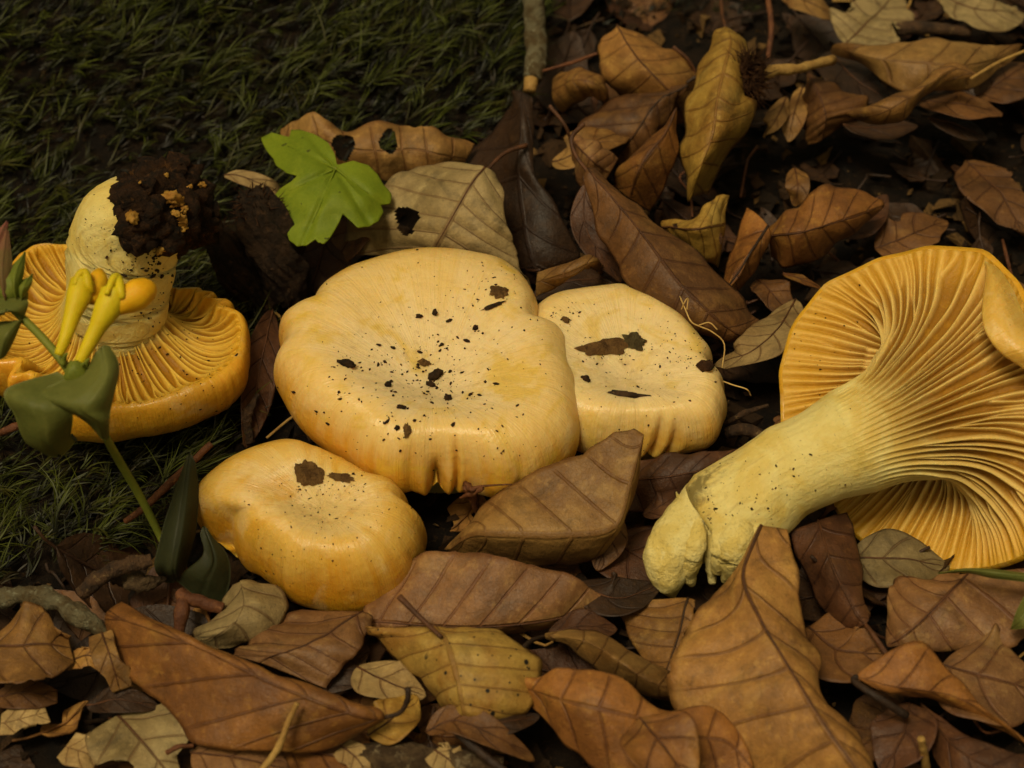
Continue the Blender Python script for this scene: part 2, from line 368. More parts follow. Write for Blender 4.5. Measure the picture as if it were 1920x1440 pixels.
M_CAP2 = cap_mat('cap_skin_pale', (234, 208, 152), (232, 200, 130), (222, 172, 76), (218, 182, 80), 4.0)
M_CAP3 = cap_mat('cap_skin_golden', (226, 194, 124), (222, 178, 82), (210, 146, 34), (212, 158, 42), 8.0)
M_CAP4 = cap_mat('cap_skin_orange', (230, 180, 70), (228, 172, 54), (224, 164, 42), (212, 144, 28), 12.0)
def gill_mat(name, deep, ridge, pale, rimc):
    t = NT(name); v, _ = t.obj(False); _, s, g, w = t.attr()       # s: stem to margin, g: ridge height, w: stem 0 .. cap 1
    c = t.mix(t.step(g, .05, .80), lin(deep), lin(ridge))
    c = t.mix(t.math('MULTIPLY', t.step(s, .70, 1.0), .65), c, lin(rimc))
    n = t.noise(v, 1.0, 5, .65, .6); pl_ = t.mix(t.step(n, .35, .65), lin(pale), lin((pale[0]*.955, pale[1]*.90, pale[2]*.735)))
    c = t.mix(t.math('SUBTRACT', 1.0, t.step(t.math('ADD', w, t.math('MULTIPLY', t.math('SUBTRACT', n, .5), .35)), .14, .72)), c, pl_)
    c = t.mix(t.math('MULTIPLY', t.math('MULTIPLY', t.step(t.noise(v, 3.0, 4, .6), .5, .72), t.step(w, .3, .8)), .25), c, lin(rimc))
    dots = t.math('MULTIPLY', t.math('SUBTRACT', 1.0, t.step(t.voro(v, 3.0, 'F1'), .03, .06)), t.step(t.noise(v, 1.3, 3), .52, .62))
    c = t.mix(t.math('MULTIPLY', dots, .8), c, lin((60, 36, 14)))
    t.bump(t.noise(v, 5, 5, .7), .0005, .8)
    return t.fin(c, .48, .3, .22, .003)
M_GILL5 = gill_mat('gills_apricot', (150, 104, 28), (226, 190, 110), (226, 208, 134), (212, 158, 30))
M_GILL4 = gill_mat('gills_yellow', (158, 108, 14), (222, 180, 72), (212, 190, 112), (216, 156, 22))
st_ = NT('stem_pale'); v, _ = st_.obj(False); _, su, sv, sw = st_.attr()
nv = st_.noise(st_.vmath('MULTIPLY', v, (1, 1, 1)), 1.0, 5, .65, .6)
c = st_.mix(st_.step(nv, .35, .65), lin((226, 208, 134)), lin((216, 188, 98)))
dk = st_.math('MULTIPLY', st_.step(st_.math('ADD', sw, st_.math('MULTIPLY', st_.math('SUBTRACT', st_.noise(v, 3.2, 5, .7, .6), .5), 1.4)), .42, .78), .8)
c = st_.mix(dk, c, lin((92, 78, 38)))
c = st_.mix(st_.math('MULTIPLY', st_.step(st_.noise(v, 12, 4, .7), .62, .70), .55), c, lin((104, 74, 36)))
cs = st_.t.nodes.new('ShaderNodeCombineXYZ'); st_._in(cs, 0, st_.math('MULTIPLY', sv, 26.0)); st_._in(cs, 1, st_.math('MULTIPLY', su, 5.0)); fib = st_.noise(cs.outputs[0], 1.0, 4, .65)
c = st_.mix(st_.math('MULTIPLY', st_.math('MULTIPLY', st_.step(fib, .50, .72), st_.math('SUBTRACT', 1.0, st_.step(su, -.30, -.04))), .45), c, lin((158, 124, 62)))
st_.bump(st_.math('ADD', st_.noise(v, 5, 6, .7), st_.math('MULTIPLY', fib, .8)), .0006, .8); M_STEM = st_.fin(c, .55, .3, .2, .003)
M_FLESH = soft_mat('torn_flesh', (232, 214, 140), (222, 196, 108), (236, 220, 154), 1.4, .5, .3, .0012, 4, .18)

def dist_poly(poly, c, ang):            # distance from c to a closed pixel outline along each angle
    P = np.asarray(poly, float)-np.asarray(c, float); a = P; b = np.roll(P, -1, 0)
    d = np.stack([np.cos(ang), np.sin(ang)], -1); out = np.zeros(len(ang))
    for i in range(len(a)):
        e = b[i]-a[i]; den = d[:, 0]*e[1]-d[:, 1]*e[0]; den = np.where(abs(den) < 1e-9, 1e-9, den)
        t = (a[i][0]*e[1]-a[i][1]*e[0])/den; s = (a[i][0]*d[:, 1]-a[i][1]*d[:, 0])/den
        out = np.maximum(out, np.where((t > 0) & (s >= -1e-6) & (s <= 1+1e-6), t, 0))
    return out
def cap_surface(cpx, z, tilt, outline, profile, nt, nth=420, r0=3.6, iters=16, smooth=12, wave=0, dip=.93):
    outline = spline(list(outline)+[outline[0]], np.linspace(0, 1, 360, endpoint=False))      # rounded trace
    C = G(cpx[0], cpx[1], z); N = unit(np.array([tilt[0], tilt[1], 1.0])); e1 = unit(np.cross([0, 1.0, 0], N)); e2 = np.cross(N, e1)
    th = np.linspace(0, 2*math.pi, nth, endpoint=False)
    pr = spline(profile, np.linspace(0, 1, nt)); rho, hz = pr[:, 0], pr[:, 1]
    D = np.cos(th)[:, None]*e1+np.sin(th)[:, None]*e2
    cx, cy = proj(C); r = np.full(nth, r0)
    wv = wave*fbm(np.stack([np.cos(th)*2, np.sin(th)*2, 0*th], -1), 5, 2) if wave else 0*th
    def rad():
        rs = r.copy()
        for _q in range(nth//6): rs = .25*np.roll(rs, 2)+.5*rs+.25*np.roll(rs, -2)
        return rho[:, None]*(rs[None]+(r-rs)[None]*sstep(.72, 1.0, rho)[:, None])
    def build(): return C+rad()[..., None]*D[None]+(hz[:, None]+np.maximum(rho-.3, 0)[:, None]*wv[None])[..., None]*N
    irm = int(np.argmax(rho))
    for _ in range(iters):
        V = build(); x, y = proj(V); al = np.arctan2(y-cy, x-cx); ds = np.hypot(x-cx, y-cy)
        k = ((al+math.pi)/(2*math.pi)*nth).astype(int) % nth
        S = np.zeros(nth); np.maximum.at(S, k.ravel(), ds.ravel())
        for q in range(nth):
            if S[q] == 0: S[q] = S[q-1]
        S = np.maximum.reduce([S, .999*np.roll(S, 1), .999*np.roll(S, -1)])
        row = np.argmax(ds, 0); ai = al[row, np.arange(nth)]
        T = dist_poly(outline, (cx, cy), ai); Sv = np.interp(ai, (np.arange(nth)+.5)/nth*2*math.pi-math.pi, S, period=2*math.pi)
        r = np.clip(r*np.clip(T/Sv, .8, 1.25)**.75, .35*r0, 2*r0)
        for _q in range(smooth): r = .25*np.roll(r, 1)+.5*r+.25*np.roll(r, -1)
    rs = r.copy()
    for _q in range(nth//4): rs = .25*np.roll(rs, 2)+.5*rs+.25*np.roll(rs, -2)
    r = np.maximum(r, dip*rs)                                     # clefts stay shallow
    return build(), th, rho, dict(C=C, N=N, e1=e1, e2=e2, r=r)
def theta_of(px, py, z, fr):
    p = G(px, py, z)-fr['C']; return math.atan2(p@fr['e2'], p@fr['e1'])
def displace_cap(V, th, t, fr, grooves, seed, z):
    N = grid_normals(V, True)
    if (N[len(t)//3]@fr['N']).mean() < 0: N = -N
    ct = np.stack([np.cos(th)[None]+0*t[:, None], np.sin(th)[None]+0*t[:, None], 0*th[None]+t[:, None]], -1)
    d = .09*vnoise(ct*np.array([2.0, 2.0, 1.5])+seed, seed)*sstep(.05, .5, t)[:, None]
    d = d+.012*vnoise(ct*np.array([9, 9, 1.2]), seed+3)*sstep(.2, .6, t)[:, None]
    d = d+.03*fbm(V*1.6, seed+8, 3)*(1-sstep(.3, .7, t))[:, None]
    for (px, py, dep, w, t0, swirl) in grooves:
        a0 = theta_of(px, py, z, fr); dt = np.angle(np.exp(1j*(th[None]-a0-swirl*(1-t[:, None]))))
        d = d-dep*np.exp(-np.abs(dt/w)**1.4)*sstep(t0, min(t0+.45, .95), t)[:, None]
        d = d+.18*dep*np.exp(-((np.abs(dt)-2.4*w)/w)**2)*sstep(t0, .95, t)[:, None]
    return V+N*d[..., None]
def lpole(V): return V
BV = {}
def upright(name, label, cpx, z, tilt, outline, profile, grooves, mat, seed, r0, margin, stempts):
    nt = 84
    V, th, rho, fr = cap_surface(cpx, z, tilt, outline, profile, nt, r0=r0)
    t = np.linspace(0, 1, nt); V = displace_cap(V, th, np.clip(t/.72, 0, 1.2), fr, grooves, seed, z)
    V[0] = V[0].mean(0)
    base = np.array([fr['C'][0], fr['C'][1], float(ground_z(fr['C'][0], fr['C'][1]))])
    rt = root(name, label, 'mushroom', base)
    km = int(nt*margin); N = grid_normals(V, True); nn = N if (N[nt//3]@fr['N']).mean() > 0 else -N
    A = np.stack([np.cos(th)[None]+0*t[:, None], np.sin(th)[None]+0*t[:, None], 0*th[None]+np.clip(t/.72, 0, 1.15)[:, None]], -1)
    mk('cap', V[:km], grid_faces(km, len(th), True)[:, ::-1], mat, rt, attr=A[:km])
    U = V[km-1:].copy(); m = len(U); s = np.linspace(1, 0, m)
    g = np.cos(th*70)[None]*np.sin(np.linspace(0, math.pi, m))[:, None]
    U = U+fr['N']*(-.07*g)[..., None]
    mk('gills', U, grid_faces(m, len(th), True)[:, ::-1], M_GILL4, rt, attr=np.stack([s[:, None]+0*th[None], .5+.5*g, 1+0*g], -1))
    b0 = V[-1].mean(0); P = np.array([b0+fr['N']*.3, .5*(b0+base)+[0, 0, .2], base-[0, 0, .25]])
    tube('stem', P, [1.25, .95, .85], M_STEM, rt, n=28, res=14, world=True, lump=.12, seed=seed)
    BV['m%d' % seed] = BVHTree.FromPolygons(V.reshape(-1, 3).tolist(), grid_faces(nt, len(th), True).tolist())
    return rt, fr
PROF1 = [(0, -.46), (.14, -.40), (.30, -.23), (.48, -.06), (.64, .04), (.78, .01), (.89, -.18), (.965, -.52), (1.0, -1.0), (.985, -1.42), (.93, -1.66), (.82, -1.62), (.62, -1.30), (.30, -1.35)]
out1 = [(588, 562), (600, 540), (625, 515), (660, 495), (700, 482), (760, 470), (830, 467), (880, 473), (930, 482), (965, 505), (990, 533), (1003, 560), (1005, 582), (1032, 592), (1052, 612), (1062, 645), (1072, 682), (1086, 730), (1092, 785), (1087, 838), (1070, 872), (1040, 900), (990, 925), (940, 937), (905, 932), (880, 926), (855, 924), (822, 922), (794, 925), (768, 927), (730, 920), (700, 908), (670, 888), (620, 858), (570, 815), (535, 765), (516, 720), (511, 680), (519, 650), (526, 622), (518, 612), (524, 588), (545, 566), (572, 560)]
m1, f1 = upright('mushroom', 'largest cream-yellow mushroom cap with wavy rim, speckled with dark soil crumbs', (812, 700), 3.0, (.02, .03), out1, PROF1,
    [(1003, 583, .30, .07, .40, .14), (520, 612, .22, .06, .55, -.1), (886, 925, .13, .020, .52, .05), (822, 922, .36, .050, .74, 0), (588, 562, .16, .08, .5, .1), (640, 880, .05, .05, .4, 0), (1040, 890, .09, .06, .5, .1), (740, 915, .06, .05, .5, 0)], M_CAP1, 21, 3.6, .78, None)
PROF2 = [(0, -.34), (.16, -.29), (.34, -.14), (.52, -.02), (.68, .04), (.80, .02), (.90, -.14), (.97, -.44), (1.0, -.80), (.98, -1.10), (.92, -1.28), (.80, -1.25), (.6, -1.05), (.3, -1.1)]
out2 = [(985, 600), (1008, 572), (1030, 551), (1060, 540), (1100, 535), (1150, 533), (1188, 533), (1205, 549), (1240, 563), (1280, 595), (1310, 625), (1334, 655), (1338, 690), (1350, 715), (1359, 750), (1355, 790), (1341, 828), (1318, 846), (1290, 852), (1240, 857), (1190, 858), (1140, 858), (1090, 850), (1050, 832), (1010, 800), (975, 745), (965, 680), (970, 630)]
m2, f2 = upright('mushroom', 'pale cream mushroom cap carrying a grey-brown leaf scrap, tucked behind the largest cap', (1180, 690), 2.3, (.03, .02), out2, PROF2,
    [(1205, 549, .24, .06, .5, .2), (1342, 700, .26, .06, .6, .1), (1262, 852, .20, .05, .5, .35), (1312, 846, .14, .05, .6, .3), (1012, 600, .2, .08, .4, -.1)], M_CAP2, 33, 2.6, .78, None)
PROF3 = [(0, -.20), (.16, -.15), (.32, -.03), (.48, .06), (.62, .07), (.76, -.03), (.88, -.28), (.965, -.66), (1.0, -1.15), (.985, -1.55), (.93, -1.78), (.82, -1.72), (.62, -1.40), (.30, -1.45)]
out3 = [(356, 945), (362, 910), (385, 880), (420, 855), (460, 838), (500, 830), (545, 827), (590, 835), (640, 855), (690, 885), (705, 915), (722, 924), (748, 921), (772, 935), (790, 965), (800, 1010), (799, 1040), (794, 1070), (775, 1105), (745, 1130), (700, 1145), (650, 1149), (600, 1141), (550, 1126), (510, 1098), (470, 1070), (430, 1041), (390, 1010), (368, 983)]
m3, f3 = upright('mushroom', 'smaller golden smooth mushroom cap with a flaky brown bark bit on top', (605, 945), 2.15, (-.02, -.06), out3, PROF3,
    [(362, 940, .20, .10, .35, .15), (735, 922, .22, .07, .45, 0), (795, 1000, .10, .08, .55, -.2), (470, 1060, .04, .05, .5, 0)], M_CAP3, 47, 2.7, .78, None)

# gill ridges that fork on their way to the margin
def gill_field(w, s, n, seed, sw=.17):
    """w in cycles (0..n), s 0..1 stem to margin; returns ridge height 0..1"""
    rg = np.random.default_rng(seed); n = int(n)
    s0 = rg.uniform(.06, .80, n+2); amp = rg.uniform(.7, 1.1, n+2); amp2 = rg.uniform(.55, 1.0, n+2); side = rg.integers(0, 2, n+2)
    s1 = rg.uniform(.35, 1.1, n+2)
    k = np.floor(w).astype(int) % n; f = w-np.floor(w)
    h = np.maximum(amp[k]*np.exp(-(f/sw)**2), amp[(k+1) % n]*np.exp(-((1-f)/sw)**2))
    g = np.clip((s-s0[k])/.22, 0, 1); g = g*g*(3-2*g)
    c = np.where(side[k] == 0, .5*g, 1-.5*g)
    h = np.maximum(h, amp2[k]*sstep(0, .1, s-s0[k])*np.exp(-((f-c)/(sw*.8))**2))
    g3 = sstep(0, .16, s-s1[k]); c3 = np.where(side[k] == 0, .5+.25*g3, .5-.25*g3)
    return np.maximum(h, .6*g3*np.exp(-((f-c3)/(sw*.6))**2))

# the mushroom that lies on its side: stem towards the front, gills to the viewer
CDIR = unit(CAMP-G(1550, 850, 2.5))
sp = np.array([(1322, 996, 1.45), (1334, 988, 1.5), (1358, 972, 1.58), (1405, 935, 1.8), (1470, 890, 2.15), (1540, 855, 2.5), (1600, 828, 2.75)])
shw = np.array([62, 80, 86, 82, 76, 78, 90.])
nph = 1500; ph = np.linspace(-math.pi, math.pi, nph, endpoint=False)
us = np.linspace(0, 1, 46); SC = spline([G3(p) for p in sp], us); SR = np.interp(us, np.linspace(0, 1, 7), shw)*.0127
def ring(c, a, R):
    ef = unit(CDIR-(CDIR@a)*a); eu = np.cross(a, ef)
    if eu@(AX_U-AX_R) < 0: eu = -eu
    return c+R*(np.cos(ph)[:, None]*ef+np.sin(ph)[:, None]*eu)
ta = unit(np.gradient(SC, axis=0))
rimt = [(-180, 1520, 880, .9), (-150, 1556, 935, .35), (-130, 1590, 985, .35), (-110, 1655, 1042, .4), (-92, 1745, 1063, .45), (-78, 1825, 1066, .6), (-66, 1858, 1060, .9), (-54, 1915, 1036, 1.5), (-40, 1985, 985, 2.3), (-22, 2040, 870, 3.3), (-5, 2005, 705, 4.3), (8, 1938, 600, 4.7), (20, 1897, 528, 4.75), (30, 1838, 472, 4.6), (42, 1745, 463, 4.4), (55, 1645, 490, 4.1), (70, 1553, 535, 3.6), (85, 1497, 606, 3.1), (100, 1470, 690, 2.6), (122, 1474, 795, 1.9), (150, 1490, 840, 1.4)]
ra = np.radians([r[0] for r in rimt]); RP = np.array([G(r[1], r[2], r[3]) for r in rimt])
RE = np.vstack([RP, RP, RP]); ae = np.concatenate([ra-2*math.pi, ra, ra+2*math.pi])
def smoothper(vals):                    # periodic monotone-ish interpolation, lightly smoothed
    y = np.stack([np.interp(ph, ae, vals[:, i]) for i in range(3)], -1); k = 31
    ker = np.hanning(k+2)[1:-1]; ker /= ker.sum()
    return np.stack([np.convolve(np.concatenate([y[-k:, i], y[:, i], y[:k, i]]), ker, 'same')[k:-k] for i in range(3)], -1)
Pr = smoothper(RE)
Pr = Pr+.05*np.stack([fbm(np.stack([ph*4, 0*ph, 0*ph+i], -1), 60+i, 3) for i in range(3)], -1)
a_n = ta[-1]; Pn = ring(SC[-1], a_n, SR[-1])
Cd = G(1755, 755, 1.7)
nf = 90; tt = np.linspace(0, 1, nf)[:, None, None]
L1 = np.interp(ph, np.radians([-180, -110, -75, -50, 0, 50, 75, 100, 180]), [2.0, 1.9, 1.7, 1.8, 1.6, 1.5, 1.7, 2.0, 2.0])
P1 = Pn+a_n*L1[:, None]
hol = np.interp(np.degrees(ph), [-180, -100, -74, -60, 58, 80, 180], [1, 1, .5, 0, 0, 1, 1])[:, None]
P2 = Pr+(.42+.20*hol)*(Cd-Pr)+a_n*(.25+.75*hol)
FL = (1-tt)**3*Pn+3*(1-tt)**2*tt*P1+3*(1-tt)*tt**2*P2+tt**3*Pr
ST = np.stack([ring(SC[i], ta[i], SR[i]) for i in range(len(us))])
ST = ST+unit(ST-SC[:, None])*(.07*fbm(ST*1.1, 71, 3)*sstep(1.0, .55, us)[:, None])[..., None]
ALL = np.concatenate([ST[:-1], FL]); ns = len(ST)-1
NA = grid_normals(ALL, True)
if (NA[ns+40, np.argmin(abs(ph))]@CDIR) < 0: NA = -NA
s5 = np.concatenate([np.linspace(-.6, 0, ns+1)[:-1], np.linspace(0, 1, nf)])[:, None]+0*ph[None]
# the gill spacing follows arc length along the margin so that ridges stay even
arc = np.concatenate([[0], np.cumsum(np.linalg.norm(np.diff(np.vstack([Pr, Pr[:1]]), axis=0), axis=1))]); cyc = .55*arc[:-1]/arc[-1]+.45*(np.arange(nph)/nph)
NG = 50
wf = cyc[None]*NG+.30*fbm(np.stack([cyc[None]*26+0*s5, s5*2.6, 0*s5], -1), 81, 2)*sstep(-.1, .4, s5)
gf = gill_field(wf, s5, NG, 90)*sstep(-.10, .32, s5)
ampl = np.interp(s5, [-.6, -.3, 0, .3, .75, .95, 1], [0, 0, .05, .19, .17, .08, .02])
broken = (np.abs(ph[None]-math.radians(101)) < .24) & (s5 > .60) & (s5 < .74)
ampl = np.where(broken, ampl*.25, ampl)
D5 = ALL+NA*(gf*ampl)[..., None]+NA*(.05*fbm(ALL*.9, 77, 2)*sstep(.1, .5, s5))[..., None]
ND = grid_normals(D5, True); ND = ND if (ND[ns+40, nph//2]@CDIR) > 0 else -ND
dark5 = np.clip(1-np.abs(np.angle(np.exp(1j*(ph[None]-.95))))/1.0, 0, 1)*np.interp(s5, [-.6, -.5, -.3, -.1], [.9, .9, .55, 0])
base5 = G(1330, 1010, 0)
m5 = root('mushroom', 'mushroom lying on its side, showing forked apricot gills and a thick pale stem', 'mushroom', base5)
wcol = sstep(-.30, .80, s5)
def flip_ok(V, F, want):
    n = np.cross(V.reshape(-1, 3)[F[:, 1]]-V.reshape(-1, 3)[F[:, 0]], V.reshape(-1, 3)[F[:, 3]]-V.reshape(-1, 3)[F[:, 0]])
    return F if (n*want.reshape(-1, 3)[F[:, 0]]).sum() > 0 else F[:, ::-1]
A5 = np.stack([np.clip(s5, 0, 1), gf, wcol], -1)
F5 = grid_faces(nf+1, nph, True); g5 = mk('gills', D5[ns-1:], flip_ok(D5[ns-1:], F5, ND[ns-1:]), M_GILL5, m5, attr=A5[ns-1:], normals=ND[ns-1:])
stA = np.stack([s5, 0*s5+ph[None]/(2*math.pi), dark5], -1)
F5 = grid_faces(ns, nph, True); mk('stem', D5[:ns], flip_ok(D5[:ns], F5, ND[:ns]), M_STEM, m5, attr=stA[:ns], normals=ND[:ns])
sub = slice(0, nph, 6); rows = np.arange(ns+18, ns+nf, 3); rows = np.append(rows, ns+nf-1)
skin = ALL[rows][:, sub]-NA[rows][:, sub]*(np.interp(np.linspace(0, 1, len(rows)), [0, .6, .9, 1], [.55, .45, .30, .16]))[:, None, None]
outw = unit(Pr-Cd)[sub]
rimring = np.stack([D5[-1][sub], Pr[sub]+outw*.07-NA[-1][sub]*.06, skin[-1]+outw*.03])
SK = np.concatenate([skin, rimring[::-1][1:]]); thk = ph[sub]
A = np.stack([np.cos(thk)[None]+0*SK[..., 0], np.sin(thk)[None]+0*SK[..., 0], .95+0*SK[..., 0]], -1)
mk('cap', SK, grid_faces(len(SK), len(thk), True), M_CAP4, m5, attr=A)
BV['lying'] = BVHTree.FromPolygons(D5[:, ::3].reshape(-1, 3).tolist(), grid_faces(len(D5), nph//3, True).tolist())
# its margin folded over towards the viewer
fo = np.array([(1846, 488, 4.75), (1874, 506, 4.9), (1898, 540, 5.0), (1918, 585, 5.0), (1950, 640, 4.9), (1990, 690, 4.6), (2035, 740, 4.2)])
fi = np.array([(1850, 505, 4.8), (1845, 545, 5.05), (1842, 590, 5.1), (1850, 625, 5.05), (1878, 662, 4.9), (1925, 695, 4.6), (2010, 760, 4.1)])
uu = np.linspace(0, 1, 60); O_ = spline([G3(p) for p in fo], uu); I_ = spline([G3(p) for p in fi], uu)
vv = np.linspace(0, 1, 22)[:, None, None]
bulge = np.sin(math.pi*vv)*np.sin(math.pi*np.clip(uu, .0, 1))[None, :, None]**.5
FV = O_[None]*(1-vv)+I_[None]*vv+CDIR*(.30*bulge)
back = FV[::-1]-CDIR*(.16+.25*bulge[::-1]); FV = np.concatenate([FV, back], 0)
FV = FV+unit(CDIR)*(.04*fbm(FV*1.8, 93, 3))[..., None]
mk('folded_margin', FV, grid_faces(len(FV), 60), M_CAP3, m5, attr=np.stack([np.cos(uu*2)[None]+0*FV[..., 0], np.sin(uu*2)[None]+0*FV[..., 0], .55+0*FV[..., 0]], -1))
# torn stem base: lobes of pale flesh
def lobe(px, py, z, r, seed, ang, parent, name='torn_flesh', amp=.16, mat=None):
    V, F = blob_geo(G(px, py, z), r, seed, amp, 1.3, 16, rotm((0, 0, 1), ang)); return mk(name, V, F, mat or M_FLESH, parent)
for i, (pts, R) in enumerate([([(1345, 930, 1.9), (1290, 985, 1.7), (1256, 1040, 1.35), (1254, 1085, .9), (1262, 1120, .45)], [.45, .58, .58, .40, .06]), ([(1290, 960, 1.7), (1244, 1015, 1.4), (1238, 1060, 1.0), (1246, 1092, .7)], [.3, .36, .3, .10]),
        ([(1312, 965, 2.0), (1302, 1025, 1.8), (1292, 1070, 1.2), (1298, 1096, .8)], [.16, .24, .20, .07]), ([(1330, 970, 2.0), (1330, 1030, 1.55), (1336, 1092, .75)], [.10, .13, .09]), ([(1350, 975, 2.2), (1352, 1030, 1.85), (1345, 1068, 1.2)], [.14, .22, .14]),
        ([(1398, 955, 2.1), (1384, 1015, 1.95), (1372, 1060, 1.4), (1360, 1088, .9)], [.3, .40, .30, .10]), ([(1412, 985, 2.1), (1408, 1030, 1.7), (1392, 1062, 1.1)], [.25, .30, .18]), ([(1318, 1000, .9), (1320, 1030, .6), (1318, 1050, .4)], [.45, .40, .25])]):
    tube('torn_flesh', pts, R, M_FLESH, m5, n=30, res=40, lump=.20, seed=210+i)
for a, b_ in [((1272, 932, 2.05), (1268, 922, 2.2)), ((1316, 908, 2.3), (1311, 897, 2.5))]:
    tube('peeled_fibre', [(a[0]+8, a[1]+6, a[2]-.1), a, b_], [.07, .05, .01], M_STEM, m5, n=6, res=6)

# the upturned mushroom on the left: gills up, stem in the air with soil on its foot
PROF4 = [(.29, 2.3), (.32, 1.80), (.362, 1.30), (.425, .92), (.51, .64), (.62, .46), (.75, .46), (.86, .62), (.94, .86), (.985, 1.08), (1.02, 1.12), (1.055, 1.0), (1.07, .70), (1.05, .30), (.96, -.15), (.75, -.55), (.4, -.75), (.02, -.8)]
out4 = [(40, 474), (80, 457), (140, 459), (200, 470), (262, 482), (300, 506), (322, 526), (329, 555), (350, 540), (385, 544), (415, 559), (445, 584), (466, 614), (473, 655), (469, 700), (450, 742), (415, 775), (350, 802), (280, 822), (205, 829), (150, 826), (110, 812), (60, 780), (20, 752), (-15, 722), (-28, 680), (-28, 620), (-12, 560), (12, 508)]
nt4, nth4 = 100, 1260
V4, th4, rho4, f4 = cap_surface((222, 640), 1.0, (-.02, .02), out4, PROF4, nt4, nth4, 3.0, smooth=6)
t4 = np.linspace(0, 1, nt4); km4 = int(nt4*.565)
N4 = grid_normals(V4, True); N4 = N4 if (N4[30]@f4['N']).mean() > 0 else -N4
s4 = np.clip(t4/.565, 0, 1.0)[:, None]+0*th4[None]
w4 = (th4/(2*math.pi))[None]*54+.28*fbm(np.stack([np.cos(th4)[None]*9+0*s4, np.sin(th4)[None]*9+0*s4, s4*2.5], -1), 41, 2)
w4 = np.mod(w4, 54); g4 = gill_field(w4, s4, 54, 43)
am4 = np.interp(s4, [0, .12, .35, .8, .97, 1], [0, .02, .12, .12, .04, 0])
V4 = V4+N4*(g4*am4)[..., None]*(np.arange(nt4) < km4)[:, None, None]
ct = np.stack([np.cos(th4)[None]*3+0*s4, np.sin(th4)[None]*3+0*s4, 0*s4+t4[:, None]*2], -1)
V4 = V4+N4*(.08*fbm(ct, 52, 3)*sstep(.3, .5, t4)[:, None])[..., None]
base4 = G(230, 760, .2)
m4 = root('mushroom', 'upturned golden mushroom on moss, gills facing up, stem foot caked in dark soil', 'mushroom', base4)
ND4 = grid_normals(V4, True); ND4 = ND4 if (ND4[30]@f4['N']).mean() > 0 else -ND4
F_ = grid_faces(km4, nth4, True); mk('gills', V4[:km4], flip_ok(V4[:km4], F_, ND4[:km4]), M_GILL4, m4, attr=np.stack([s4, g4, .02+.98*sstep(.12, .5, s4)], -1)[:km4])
V4s = V4[km4-1:, ::3]; ths = th4[::3]
mk('cap', V4s, grid_faces(len(V4s), len(ths), True), M_CAP4, m4, attr=np.stack([np.cos(ths)[None]+0*V4s[..., 0], np.sin(ths)[None]+0*V4s[..., 0], .8+0*V4s[..., 0]], -1))
BV['upturned'] = BVHTree.FromPolygons(V4[:, ::3].reshape(-1, 3).tolist(), grid_faces(nt4, nth4//3, True).tolist())
S4 = spline([G3(p) for p in [(232, 668, 1.15), (232, 610, 1.9), (228, 545, 2.8), (232, 470, 3.7), (258, 410, 4.5), (292, 372, 4.9)]], np.linspace(0, 1, 30))
R4 = np.interp(np.linspace(0, 1, 30), [0, .12, .3, .5, .7, .88, 1], [1.02, 1.0, 1.10, 1.25, 1.22, 1.05, .55])
for _q in range(4): R4[1:-1] = .25*R4[:-2]+.5*R4[1:-1]+.25*R4[2:]
Vs, Fs, As = tube_geo(S4, R4, 64, lump=.10, seed=3)
As[..., 2] = np.interp(As[..., 0], [0, .18, .5, 1], [.30, .12, .02, .1]); As[..., 0] = As[..., 0]*.6-.9
mk('stem', Vs, Fs, M_STEM, m4, attr=As)
BV['stem4'] = BVHTree.FromPolygons(Vs.reshape(-1, 3).tolist(), Fs.tolist())
M_CLOD = soft_mat('dark_soil_clod', (30, 20, 10), (64, 40, 19), (98, 64, 28), 3.2, .85, .2, .002, 10)
M_BIT = soft_mat('yellow_flesh_bits', (168, 128, 50), (146, 100, 32), None, 2, .6, .3)
rg = np.random.default_rng(5); parts = []
for i in range(150):
    px = 300+rg.normal(0, 42); py = 388+rg.normal(0, 42)
    if ((px-302)/88)**2+((py-392)/92)**2 > 1 or px-208 < (py-330)*.28: continue
    r_ = ray(px, py); h = BV['stem4'].ray_cast(Vector(CAMP), Vector(unit(r_)))
    p = np.array(h[0]) if h[0] is not None else G(px, py, 4.7-(py-330)*.012)
    s = rg.uniform(.12, .42); parts.append(blob_geo(p-unit(r_)*.05*s, np.array([1, 1, .8])*s, 300+i, .5, 2.2, 8, rotm(rg.normal(0, 1, 3), rg.uniform(0, 3))))
parts.append(blob_geo(G(308, 402, 4.4), (.85, .75, .85), 299, .30, 2.0, 22))
V_, F_ = join(parts); mk('soil_clump', V_, F_, M_CLOD, m4)
BV['clod'] = BVHTree.FromPolygons(V_.tolist(), F_.tolist())
for i, (px, py, s) in enumerate([(320, 372, .26), (332, 380, .20), (248, 408, .20), (338, 412, .20), (342, 428, .15), (312, 328, .08), (378, 346, .12), (356, 350, .08), (262, 342, .06), (329, 400, .12), (300, 470, .12), (345, 392, .14)]):
    r_ = unit(ray(px, py)); h = BV['clod'].ray_cast(Vector(CAMP), Vector(r_))
    if h[0] is None: continue
    Vb_, Fb_ = blob_geo(np.array(h[0])-r_*.02, np.array([1.2, .8, .7])*s*.72, 500+i, .6, 2.6, 12, rotm((0, 0, 1), i)); mk('flesh_fragment', Vb_, Fb_, M_BIT, m4)
